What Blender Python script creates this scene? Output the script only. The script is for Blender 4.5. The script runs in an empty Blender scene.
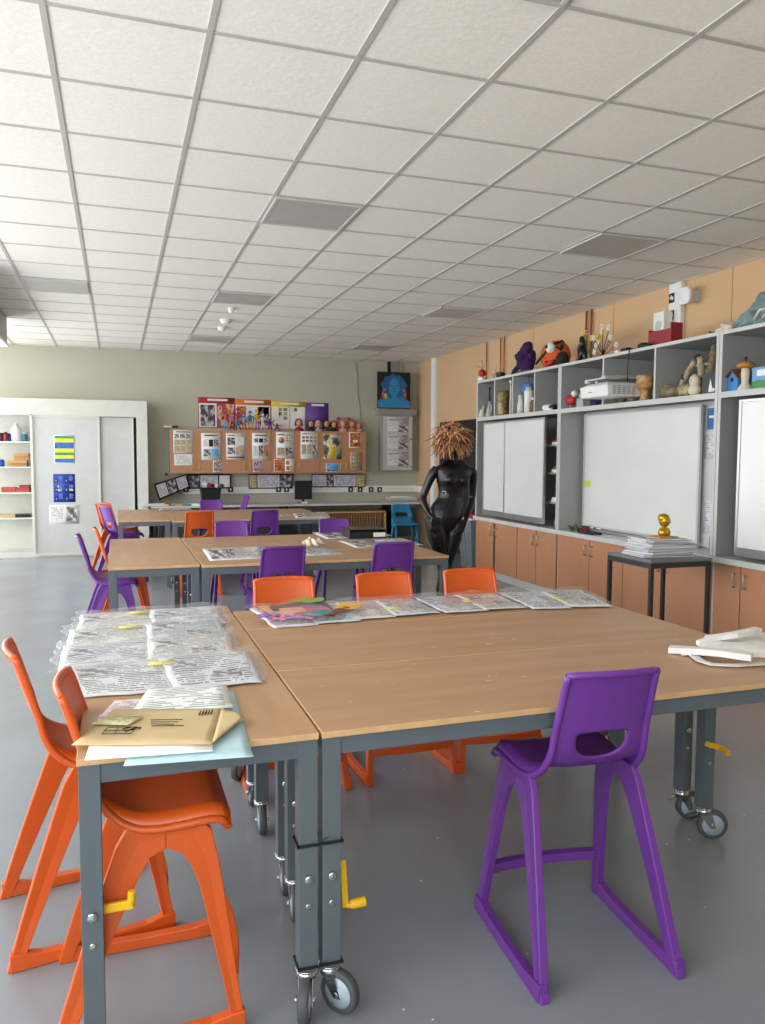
import bpy, bmesh, math, random
from mathutils import Vector, Matrix, noise as mnoise
random.seed(7)
C = bpy.context.scene.collection
SC = bpy.context.scene
PI = math.pi

# ------------------------------------------------------------------ camera
F_PX, YAW, PITCH, ROLL, CAM_Z = 781.2, 0.32683, -0.070754, 0.0042876, 1.5
cy, sy, cp, sp, cr, sr = math.cos(YAW), math.sin(YAW), math.cos(PITCH), math.sin(PITCH), math.cos(ROLL), math.sin(ROLL)
FWD = Vector((sy*cp, cy*cp, sp)); _r = Vector((cy, -sy, 0)); _u = _r.cross(FWD)
RGT = _r*cr + _u*sr; UPV = -_r*sr + _u*cr
cam_d = bpy.data.cameras.new('camera'); cam = bpy.data.objects.new('camera', cam_d); C.objects.link(cam)
cam.matrix_world = Matrix(((RGT.x, UPV.x, -FWD.x, 0), (RGT.y, UPV.y, -FWD.y, 0), (RGT.z, UPV.z, -FWD.z, CAM_Z), (0, 0, 0, 1)))
cam_d.sensor_fit = 'HORIZONTAL'; cam_d.sensor_width = 36; cam_d.lens = F_PX/765*36; cam_d.clip_start = .02
SC.camera = cam
# ------------------------------------------------------------------ light
SC.view_settings.view_transform = 'Standard'; SC.view_settings.look = 'None'
SC.view_settings.gamma = 1; SC.view_settings.use_curve_mapping = False
SC.view_settings.exposure = 0.5
w = bpy.data.worlds.new('world'); SC.world = w; w.use_nodes = True
bg = w.node_tree.nodes['Background']; bg.inputs[0].default_value = (.93, .97, 1, 1); bg.inputs[1].default_value = 5.0
def portal(name, loc, size, rot):
    l = bpy.data.lights.new(name, 'AREA'); l.shape = 'RECTANGLE'; l.size, l.size_y = size; l.cycles.is_portal = True
    o = bpy.data.objects.new(name, l); o.location = loc; o.rotation_euler = rot; C.objects.link(o)
WX = -2.7          # window wall
portal('sky_portal_side', (WX-.02, 4.4, 1.9), (13.2, 2.0), (PI/2, 0, -PI/2))
portal('sky_portal_rear', (-.9, -2.52, 1.9), (2.7, 2.0), (PI/2, 0, 0))

def ray(x, y): return FWD + RGT*((x-382.5)/F_PX) - UPV*((y-512)/F_PX)
def at_z(x, y, z): d = ray(x, y); d = d*((z-CAM_Z)/d.z); return Vector((d.x, d.y, z))
def at_y(x, y, Y): d = ray(x, y); d = d*(Y/d.y); return Vector((d.x, Y, d.z+CAM_Z))
def at_x(x, y, X): d = ray(x, y); d = d*(X/d.x); return Vector((X, d.y, d.z+CAM_Z))

# ------------------------------------------------------------------ materials
def lin(c): 
    if isinstance(c, str): c = [int(c[i:i+2], 16) for i in (0, 2, 4)]
    return tuple(((v/255)/12.92 if v/255 <= .04045 else ((v/255+.055)/1.055)**2.4) for v in c)+(1,)
_M = {}
def mat(name, col, rough=.55, metal=0, var=0, vscale=6, bump=0, bscale=80, coat=0, stretch=None, spec=.5, alpha=1, col2=None):
    if name in _M: return _M[name]
    m = bpy.data.materials.new(name); m.use_nodes = True; _M[name] = m
    n = m.node_tree.nodes; L = m.node_tree.links; p = n['Principled BSDF']
    c = lin(col); p.inputs['Base Color'].default_value = c; p.inputs['Roughness'].default_value = rough
    p.inputs['Metallic'].default_value = metal; p.inputs['Coat Weight'].default_value = coat; p.inputs['Coat Roughness'].default_value = .15
    p.inputs['Specular IOR Level'].default_value = spec; p.inputs['Alpha'].default_value = alpha
    tc = n.new('ShaderNodeTexCoord'); mp = n.new('ShaderNodeMapping'); L.new(tc.outputs['Object'], mp.inputs[0])
    if stretch: mp.inputs['Scale'].default_value = stretch
    nz = n.new('ShaderNodeTexNoise'); nz.inputs['Scale'].default_value = vscale; nz.inputs['Detail'].default_value = 6; L.new(mp.outputs[0], nz.inputs[0])
    rp = n.new('ShaderNodeValToRGB'); L.new(nz.outputs[0], rp.inputs[0])
    v = max(var, .03); d = lin(col2) if col2 else tuple(x*(1-v) for x in c[:3])+(1,)
    u = c if col2 else tuple(min(1, x*(1+v)) for x in c[:3])+(1,)
    rp.color_ramp.elements[0].color = d; rp.color_ramp.elements[0].position = .35
    rp.color_ramp.elements[1].color = u; rp.color_ramp.elements[1].position = .65
    L.new(rp.outputs[0], p.inputs['Base Color'])
    if bump:
        nb = n.new('ShaderNodeTexNoise'); nb.inputs['Scale'].default_value = bscale; nb.inputs['Detail'].default_value = 4; L.new(mp.outputs[0], nb.inputs[0])
        b = n.new('ShaderNodeBump'); b.inputs['Strength'].default_value = bump; b.inputs['Distance'].default_value = .004
        L.new(nb.outputs[0], b.inputs['Height']); L.new(b.outputs[0], p.inputs['Normal'])
    return m
def page(name, paper, ink, rows=26, cols=30, dens=.47, margin=.07, rough=.6, coat=0, seed=0):
    """printed sheet: rows of ink marks in UV space"""
    if name in _M: return _M[name]
    m = bpy.data.materials.new(name); m.use_nodes = True; _M[name] = m
    n = m.node_tree.nodes; L = m.node_tree.links; p = n['Principled BSDF']
    p.inputs['Roughness'].default_value = rough; p.inputs['Coat Weight'].default_value = coat
    uv = n.new('ShaderNodeUVMap'); s = n.new('ShaderNodeSeparateXYZ'); L.new(uv.outputs[0], s.inputs[0])
    def mt(op, a, b=None, c=None):
        q = n.new('ShaderNodeMath'); q.operation = op
        for i, x in enumerate((a, b, c)):
            if x is None: continue
            if isinstance(x, (int, float)): q.inputs[i].default_value = x
            else: L.new(x, q.inputs[i])
        return q.outputs[0]
    r = mt('MULTIPLY', s.outputs[1], rows); fl = mt('FLOOR', r); fr = mt('FRACT', r)
    inrow = mt('MULTIPLY', mt('GREATER_THAN', fr, .28), mt('LESS_THAN', fr, .75))
    cb = n.new('ShaderNodeCombineXYZ'); L.new(mt('MULTIPLY', s.outputs[0], cols*.8), cb.inputs[0]); L.new(mt('MULTIPLY', fl, 3.7), cb.inputs[1]); cb.inputs[2].default_value = seed*5.3
    nz = n.new('ShaderNodeTexNoise'); nz.inputs['Scale'].default_value = 1; nz.inputs['Detail'].default_value = 1; L.new(cb.outputs[0], nz.inputs[0])
    word = mt('GREATER_THAN', nz.outputs[0], dens)
    cb2 = n.new('ShaderNodeCombineXYZ'); L.new(mt('MULTIPLY', s.outputs[0], 3), cb2.inputs[0]); L.new(mt('MULTIPLY', s.outputs[1], 4), cb2.inputs[1]); cb2.inputs[2].default_value = seed*2.1
    nz2 = n.new('ShaderNodeTexNoise'); nz2.inputs['Scale'].default_value = 1; L.new(cb2.outputs[0], nz2.inputs[0])
    para = mt('GREATER_THAN', nz2.outputs[0], .40)
    a = mt('MULTIPLY', mt('GREATER_THAN', s.outputs[0], margin), mt('LESS_THAN', s.outputs[0], 1-margin))
    b = mt('MULTIPLY', mt('GREATER_THAN', s.outputs[1], margin), mt('LESS_THAN', s.outputs[1], 1-margin))
    k = mt('MULTIPLY', mt('MULTIPLY', mt('MULTIPLY', inrow, word), mt('MULTIPLY', a, b)), para)
    mx = n.new('ShaderNodeMix'); mx.data_type = 'RGBA'; L.new(mt('MULTIPLY', k, .95), mx.inputs[0])
    mx.inputs[6].default_value = lin(paper); mx.inputs[7].default_value = lin(ink); L.new(mx.outputs[2], p.inputs['Base Color'])
    return m
def collage(name, cols, scale=7, seed=0, rough=.5):
    """print made of irregular flat colour patches"""
    if name in _M: return _M[name]
    m = bpy.data.materials.new(name); m.use_nodes = True; _M[name] = m
    n = m.node_tree.nodes; L = m.node_tree.links; p = n['Principled BSDF']; p.inputs['Roughness'].default_value = rough
    uv = n.new('ShaderNodeUVMap'); mp = n.new('ShaderNodeMapping'); mp.inputs['Location'].default_value = (seed*3.1, seed*1.7, 0); L.new(uv.outputs[0], mp.inputs[0])
    vz = n.new('ShaderNodeTexNoise'); vz.inputs['Scale'].default_value = scale; vz.inputs['Detail'].default_value = 2.5; L.new(mp.outputs[0], vz.inputs[0])
    rp = n.new('ShaderNodeValToRGB'); rp.color_ramp.interpolation = 'LINEAR'; L.new(vz.outputs[0], rp.inputs[0])
    k = len(cols); e = rp.color_ramp.elements
    while len(e) < k: e.new(.5)
    for i, c in enumerate(cols): e[i].position = 0 if i == 0 else .34+.32*i/k; e[i].color = lin(c)
    L.new(rp.outputs[0], p.inputs['Base Color']); return m

FLOOR = mat('vinyl_floor', '878c91', .24, var=.06, vscale=1.6, bump=.03, bscale=300, spec=.6)
TILE = mat('ceiling_tile', 'f0ece4', .9, var=.035, vscale=60, bump=.3, bscale=45)
TBAR = mat('ceiling_bar', 'b9b6b0', .55)
GREENW = mat('green_wall', 'b9b7a5', .85, var=.02, vscale=1)
TANW = mat('tan_wall', 'cdaa82', .85, var=.03, vscale=1)
WHITEP = mat('white_paint', 'e8e8e4', .5)
CUPB = mat('cupboard_cream', 'd5d5cb', .5)
GREYDOOR = mat('pale_grey_board', 'c9cbc6', .45, var=.02)
GREYC = mat('grey_laminate', 'a3a3a0', .5, var=.03)
GREYE = mat('grey_edge', 'c2c2be', .45)
ORC = mat('beech_orange_door', 'be8762', .5, var=.05, vscale=3, stretch=(1, 1, .3))
WORK = mat('light_worktop', 'cfd0cc', .35)
WB = mat('whiteboard', 'dfe0dd', .22, var=.02, vscale=2, coat=.1)
ALU = mat('aluminium', 'b5b7b8', .32, .7)
CHROME = mat('chrome', 'c8cacc', .18, 1)
STEEL = mat('grey_steel', '5b656b', .45, var=.04, bump=.05)
DSTEEL = mat('black_steel', '26282c', .4)
def woodm(name, c, d, st):
    return mat(name, c, .42, col2=d, vscale=1.7, stretch=st, bump=.02, bscale=120, coat=.05)
TOPX = woodm('beech_top_x', 'b48e6c', 'aa8260', (1, 7, 4)); TOPY = woodm('beech_top_y', 'b9926e', 'ae8560', (7, 1, 4))
EDGEW = mat('beech_edge', 'd0a878', .5, var=.08, vscale=20)
ORANGE = mat('orange_plastic', 'cf571a', .36, var=.02, bump=.03, bscale=400, spec=.5)
PURPLE = mat('purple_plastic', '6b3490', .36, var=.02, bump=.03, bscale=400, spec=.5)
BLUEP = mat('blue_plastic', '1f7fa6', .4)
YEL = mat('yellow_plastic', 'e3b012', .4)
TYRE = mat('grey_rubber', '4a4d50', .6); WHEELD = mat('wheel_disc', 'a9b8c0', .4)
BLACK = mat('black_plastic', '17171a', .45); BLACKM = mat('black_gloss', '0c0c0e', .32, var=.1, spec=.5)
WPL = mat('white_plastic', 'e6e6e3', .4)
CARD = mat('cardboard', 'c79a66', .8, var=.06); KRAFT = mat('kraft_paper', 'c8b083', .7, var=.05, vscale=9)
PAPERW = mat('white_paper', 'ecebe8', .7)
RED = mat('red_paint', 'b02226', .5); DRED = mat('dark_red_paint', '8e1c24', .5)
GOLD = mat('gold_paint', 'c69a22', .3, .75, bump=.25, bscale=40)
COPPER = mat('copper_pipe', 'a8683a', .4, .6)
BLUE = mat('blue_pot', '1f4fa8', .4); TEAL = mat('teal_pot', '3d86a8', .4); LBLUE = mat('light_blue', '6f9fd0', .5)
SKIN = mat('clay_skin', 'c98d68', .6); DBR = mat('dark_brown', '3a2416', .6); BROWN = mat('brown', '7a5230', .6)
CREAM = mat('cream_clay', 'd9cdb4', .7, bump=.4, bscale=60); STRAW = mat('straw', 'c9986c', .8, var=.35, vscale=25)
GREEN = mat('green', '3f8a46', .5); PINK = mat('pink', 'd86a9a', .5); MAG = mat('magenta', 'b03566', .5)
PURF = mat('purple_fluff', '35184e', .95, bump=1, bscale=90); ORF = mat('orange_felt', 'c8542a', .9, bump=.6, bscale=60)
KHAKI = mat('khaki_cloth', '7d735a', .9, var=.35, vscale=14, bump=.8, bscale=30); CAMO = mat('mottled_cloth', '9a8a6c', .95, var=.55, vscale=22, bump=.8, bscale=40)
TEALF = mat('teal_sheeting', '7a8f92', .6, var=.25, vscale=5, bump=.3, bscale=12)
INK = mat('ink', '1b1b1d', .7); GREYPIC = collage('grey_photo', ['26262a', '55565a', '9b9b9b', 'dadada'], 2.2)
DIFF = mat('lamp_diffuser', 'b9b7b4', .3)
CLEAR = mat('clear_plastic', 'f4f6f8', .12, alpha=.10, coat=.8); MURKY = mat('milky_plastic', 'e9ebe8', .3, alpha=.75)
PG = [page('newsprint_%d' % i, p, '2c2d33', rows=rw, cols=cl, dens=d, seed=i, coat=.35, rough=.4) for i, (p, rw, cl, d) in enumerate(
      [('dcdcde', 20, 30, .38), ('d3d6dc', 17, 26, .40), ('dedbd6', 22, 34, .39), ('cdd1d8', 18, 26, .37), ('d8d3ca', 20, 20, .41)])]
PTXT = page('text_sheet', 'ececeb', '4a4a50', 22, 26, .48); PTXT2 = page('faint_sheet', 'e6e6e6', '8a8c92', 16, 18, .5, seed=3)
LAV = page('lavender_sheet', 'd3d0da', '55525e', 12, 22, .47, seed=4)

# ------------------------------------------------------------------ mesh builder
class MB:
    def __init__(s): s.v = []; s.f = []; s.m = []; s.sm = []; s.uv = []; s.mi = 0; s.smooth = False
    def addv(s, p): s.v.append(tuple(p)); return len(s.v)-1
    def face(s, idx, uv=None): s.f.append(tuple(idx)); s.m.append(s.mi); s.sm.append(s.smooth); s.uv.append(uv)
    def hexa(s, p):   # 8 points: bottom 4 ccw, top 4 ccw
        i = [s.addv(q) for q in p]
        for f in ((3, 2, 1, 0), (4, 5, 6, 7), (0, 1, 5, 4), (1, 2, 6, 5), (2, 3, 7, 6), (3, 0, 4, 7)): s.face([i[k] for k in f])
        return s
    def bx(s, x0, y0, z0, x1, y1, z1):
        return s.hexa([(x0, y0, z0), (x1, y0, z0), (x1, y1, z0), (x0, y1, z0), (x0, y0, z1), (x1, y0, z1), (x1, y1, z1), (x0, y1, z1)])
    def bar(s, a, b, wd, h, up=(0, 0, 1)):
        a, b = Vector(a), Vector(b); t = (b-a).normalized(); sd = t.cross(Vector(up)).normalized()*wd/2; u = sd.cross(t).normalized()*h/2
        return s.hexa([a-sd-u, a+sd-u, b+sd-u, b-sd-u, a-sd+u, a+sd+u, b+sd+u, b-sd+u])
    def tube(s, pts, r, n=10, cap=True):
        pts = [Vector(p) for p in pts]; rs = r if isinstance(r, (list, tuple)) else [r]*len(pts)
        old = s.smooth; s.smooth = True; rings = []; ref = None
        for i, p in enumerate(pts):
            t = (pts[min(i+1, len(pts)-1)]-pts[max(i-1, 0)]).normalized()
            if ref is None: ref = t.orthogonal().normalized()
            ref = (ref-t*ref.dot(t)).normalized(); b = t.cross(ref)
            rings.append([s.addv(p+(ref*math.cos(a)+b*math.sin(a))*rs[i]) for a in [2*PI*k/n for k in range(n)]])
        for A, B in zip(rings, rings[1:]):
            for k in range(n): s.face((A[k], A[(k+1) % n], B[(k+1) % n], B[k]))
        s.smooth = False
        if cap: s.face(rings[0][::-1]); s.face(rings[-1])
        s.smooth = old; return s
    def rings(s, R, cap=True, smooth=True):   # R: list of lists of points
        old = s.smooth; s.smooth = smooth; I = [[s.addv(p) for p in r] for r in R]; n = len(R[0])
        for A, B in zip(I, I[1:]):
            for k in range(n): s.face((A[k], A[(k+1) % n], B[(k+1) % n], B[k]))
        if cap: s.face(I[0][::-1]); s.face(I[-1])
        s.smooth = old; return s
    def lathe(s, prof, c=(0, 0, 0), n=20, axis='z', sx=1, sy=1):
        c = Vector(c); R = []
        for r, h in prof:
            ring = []
            for k in range(n):
                a = 2*PI*k/n; x, y = max(r, 1e-4)*math.cos(a)*sx, max(r, 1e-4)*math.sin(a)*sy
                q = (x, y, h) if axis == 'z' else ((h, x, y) if axis == 'x' else (y, h, x))
                ring.append(c+Vector(q))
            R.append(ring)
        return s.rings(R)
    def ball(s, c, r, n=14, m=8):
        if not isinstance(r, (tuple, list)): r = (r, r, r)
        return s.rings([[(c[0]+r[0]*math.sin(t)*math.cos(a), c[1]+r[1]*math.sin(t)*math.sin(a), c[2]-r[2]*math.cos(t)) for a in [2*PI*k/n for k in range(n)]]
                        for t in [max(.02, min(PI-.02, PI*j/m)) for j in range(m+1)]])
    def surf(s, fn, nu, nv, flip=False):      # fn(u,v)->point
        I = [[s.addv(fn(i/nu, j/nv)) for i in range(nu+1)] for j in range(nv+1)]
        old = s.smooth; s.smooth = True
        for j in range(nv):
            for i in range(nu):
                q = (I[j][i], I[j][i+1], I[j+1][i+1], I[j+1][i]); u = ((i/nu, j/nv), ((i+1)/nu, j/nv), ((i+1)/nu, (j+1)/nv), (i/nu, (j+1)/nv))
                s.face(q[::-1] if flip else q, u[::-1] if flip else u)
        s.smooth = old; return s
    def prism(s, poly, h, T):   # poly 2d, T(x,y,z)->3d
        a = [s.addv(T(x, y, 0)) for x, y in poly]; b = [s.addv(T(x, y, h)) for x, y in poly]; n = len(poly)
        s.face(a[::-1]); s.face(b)
        for k in range(n): s.face((a[k], a[(k+1) % n], b[(k+1) % n], b[k]))
        return s
    def build(s, name, mats, parent=None, loc=None, rz=0, bevel=0, solid=0, sub=0, weld=False, off=-1):
        me = bpy.data.meshes.new(name); me.from_pydata(s.v, [], s.f)
        for m in (mats if isinstance(mats, (list, tuple)) else [mats]): me.materials.append(m)
        me.polygons.foreach_set('material_index', s.m); me.polygons.foreach_set('use_smooth', s.sm)
        if any(s.uv):
            L = me.uv_layers.new(name='UVMap').data; k = 0
            for f, u in zip(s.f, s.uv):
                for q in range(len(f)): L[k].uv = u[q] if u else (.5, .001); k += 1
        bm = bmesh.new(); bm.from_mesh(me)
        if weld: bmesh.ops.remove_doubles(bm, verts=bm.verts, dist=1e-5)
        if not any(s.uv) and not solid: bmesh.ops.recalc_face_normals(bm, faces=bm.faces)
        bm.to_mesh(me); bm.free()
        o = bpy.data.objects.new(name, me); C.objects.link(o)
        if parent: o.parent = parent
        if loc is not None: o.location = loc
        o.rotation_euler.z = rz
        if solid: q = o.modifiers.new('solid', 'SOLIDIFY'); q.thickness = solid; q.offset = off
        if sub: q = o.modifiers.new('sub', 'SUBSURF'); q.levels = q.render_levels = sub
        if bevel: q = o.modifiers.new('bevel', 'BEVEL'); q.width = bevel; q.segments = 2; q.limit_method = 'ANGLE'; q.angle_limit = .7
        return o
def thing(name, label, cat, loc=(0, 0, 0), rz=0, group=None):
    o = bpy.data.objects.new(name, None); C.objects.link(o); o.location = loc; o.rotation_euler = (0, 0, rz)
    o.empty_display_size = .1; o['label'] = label; o['category'] = cat
    if group: o['group'] = group
    return o
def tag(o, label, cat, group=None):
    o['label'] = label; o['category'] = cat
    if group: o['group'] = group
    return o
def struct(o): o['kind'] = 'structure'; return o
def dup(root, loc, rz, label, group=None):
    r = root.copy(); C.objects.link(r); r.location = loc; r.rotation_euler = (0, 0, rz); r['label'] = label
    if group: r['group'] = group
    for ch in list(root.children):
        c = ch.copy(); C.objects.link(c); c.parent = r
        for g in ch.children: d = g.copy(); C.objects.link(d); d.parent = c
    return r
def box1(name, mats, *b, **k): return MB().bx(*b).build(name, mats, **k)

# ------------------------------------------------------------------ room shell
CZ, RX, BY, FY = 3.143, 5.03, 12.95, -2.5
struct(box1('floor', FLOOR, WX-.2, FY-.2, -.05, RX+.2, BY+.2, 0))
struct(box1('ceiling', TILE, WX-.2, FY-.2, CZ, RX+.2, BY+.2, CZ+.08))
GX, GY = -.229, 3.206
g = MB()
i = -5
while GX+.6*i < RX:
    if GX+.6*i > WX: g.bx(GX+.6*i-.012, FY, CZ-.005, GX+.6*i+.012, BY, CZ+.001)
    i += 1
for j in range(-9, 17): g.bx(WX, GY+.6*j-.0105, CZ-.004, RX, GY+.6*j+.0105, CZ+.001)
g.bx(WX, BY-.02, CZ-.006, RX, BY, CZ+.001); g.bx(RX-.02, FY, CZ-.006, RX, BY, CZ+.001)
struct(g.build('trim_1', TBAR))
struct(box1('wall_back', GREENW, WX, BY, 0, RX+.1, BY+.15, CZ))
struct(box1('wall_right', TANW, RX, FY, 0, RX+.15, BY, CZ))
def window_wall(name, fn, a0, a1, n, z0=.95, z1=2.85):
    m = MB(); wd = (a1-a0)/n
    def b(a, z, c, y): m.hexa([fn(a, 0, z), fn(c, 0, z), fn(c, .15, z), fn(a, .15, z), fn(a, 0, y), fn(c, 0, y), fn(c, .15, y), fn(a, .15, y)])
    b(a0-.4, 0, a1+.4, z0); b(a0-.4, z1, a1+.4, CZ); b(a0-.4, z0, a0, z1); b(a1, z0, a1+.4, z1)
    struct(m.build(name, GREENW))
    for k in range(n):
        m = MB(); p, q = a0+wd*k, a0+wd*(k+1); t = .03
        for r in ((p, z0, p+t, z1), (q-t, z0, q, z1), (p+t, z0, q-t, z0+t), (p+t, z1-t, q-t, z1), (p+t, 2.25, q-t, 2.25+t)): b2 = r; \
            m.hexa([fn(b2[0], .04, b2[1]), fn(b2[2], .04, b2[1]), fn(b2[2], .09, b2[1]), fn(b2[0], .09, b2[1]), fn(b2[0], .04, b2[3]), fn(b2[2], .04, b2[3]), fn(b2[2], .09, b2[3]), fn(b2[0], .09, b2[3])])
        window_wall.k += 1
        struct(m.build('window_%d' % window_wall.k, WHITEP))
window_wall.k = 0
window_wall('wall_left', lambda a, d, z: (WX-d, a, z), -2.1, 11.0, 10)
window_wall('wall_front', lambda a, d, z: (a, FY-d, z), -2.2, .4, 2)
struct(box1('wall_front_plain', GREENW, .8, FY-.15, 0, RX+.1, FY, CZ))
# bulkhead box under the ceiling on the window side
bz = at_y(8, 347, 10.4).z
m = MB().bx(WX+.01, 7.5, bz+.03, -1.22, 10.4, CZ-.007); m.mi = 1; m.bx(WX+.01, 7.49, bz, -1.20, 10.42, bz+.03)
struct(m.build('trim_2', [GREYC, WHITEP], bevel=.003))
# trunking along back wall, continuing on the right wall
m = MB().bx(1.0, BY-.06, .885, RX-.06, BY, .995).bx(RX-.06, 12.3, .885, RX, BY, .995)
m.mi = 1; m.bx(1.0, BY-.062, .937, RX-.06, BY-.06, .943)
struct(m.build('trim_3', [WHITEP, GREYE], bevel=.004))
struct(MB().bx(RX-.05, 12.05, 0, RX, 12.2, CZ-.007).build('trim_4', WHITEP, bevel=.006))
# vertical joints in the tan wall panels
m = MB()
for yy in (5.5, 7.2, 8.9): m.bx(RX-.004, yy, 2.4, RX, yy+.008, CZ-.01)
struct(m.build('trim_5', mat('wall_joint', 'b08d60', .8)))
# dark double door in the right wall
m = MB()
m.bx(RX-.03, 9.25, 0, RX, 9.31, 2.06).bx(RX-.03, 11.8, 0, RX, 11.86, 2.06).bx(RX-.03, 9.31, 2.0, RX, 11.8, 2.06)
m.bx(RX-.02, 9.31, .005, RX-.001, 10.55, 2.0).bx(RX-.02, 10.565, .005, RX-.001, 11.8, 2.0)
d = struct(m.build('door_1', mat('dark_door', '1e1c1d', .5), bevel=.004))
MB().tube([(RX-.05, 10.45, .95), (RX-.05, 10.45, 1.25)], .012).bx(RX-.05, 10.44, .96, RX-.02, 10.46, .98).bx(RX-.05, 10.44, 1.22, RX-.02, 10.46, 1.24).build('door_handle', ALU, d)

# ------------------------------------------------------------------ ceiling fittings
def light_panel(i, j, label):
    x0, y0 = GX+.6*i, GY+.6*j
    t = thing('ceiling_light', label, 'ceiling light', (x0+.3, y0+.3, CZ-.012), 0, 'flat ceiling light panels')
    m = MB()
    for a in ((-.288, -.288, .288, -.27), (-.288, .27, .288, .288), (-.288, -.27, -.27, .27), (.27, -.27, .288, .27)): m.bx(a[0], a[1], -.004, a[2], a[3], .008)
    m.build('frame', GREYE, t); MB().bx(-.27, -.27, 0, .27, .27, .008).build('diffuser', DIFF, t)
for i, j, l in ((2, 3, 'unlit square light panel nearest the camera left of the middle of the ceiling'), (2, 8, 'unlit square light panel in the left row, second from the camera'),
                (2, 13, 'unlit square light panel nearest the back wall in the left row'), (6, 3, 'large unlit square light panel near the right wall, above the middle whiteboard'),
                (6, 8, 'unlit square light panel in the right row, second from the camera'), (6, 13, 'unlit square light panel in the right row nearest the back wall'),
                (-1, 8, 'light panel at the far left of the ceiling beside the grey bulkhead'), (2, -2, 'light panel just cut by the top edge of the picture')): light_panel(i, j, l)
def smoke(i, j, r, label):
    t = thing('smoke_detector', label, 'smoke detector', (GX+.6*i, GY+.6*j, CZ), 0)
    MB().lathe([(r, -.001), (r, -.012), (r*.85, -.02)], n=20).build('base', WPL, t)
    MB().lathe([(r*.8, -.02), (r*.78, -.035), (r*.45, -.055), (.002, -.058)], n=20).build('sensor', WPL, t)
smoke(2.43, 9.5, .04, 'small white ceiling sensor nearest the camera'); smoke(2.5, 10.8, .075, 'large white smoke detector, middle of the three on the ceiling'); smoke(2.54, 11.7, .065, 'white smoke detector on the ceiling nearest the back wall')
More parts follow.
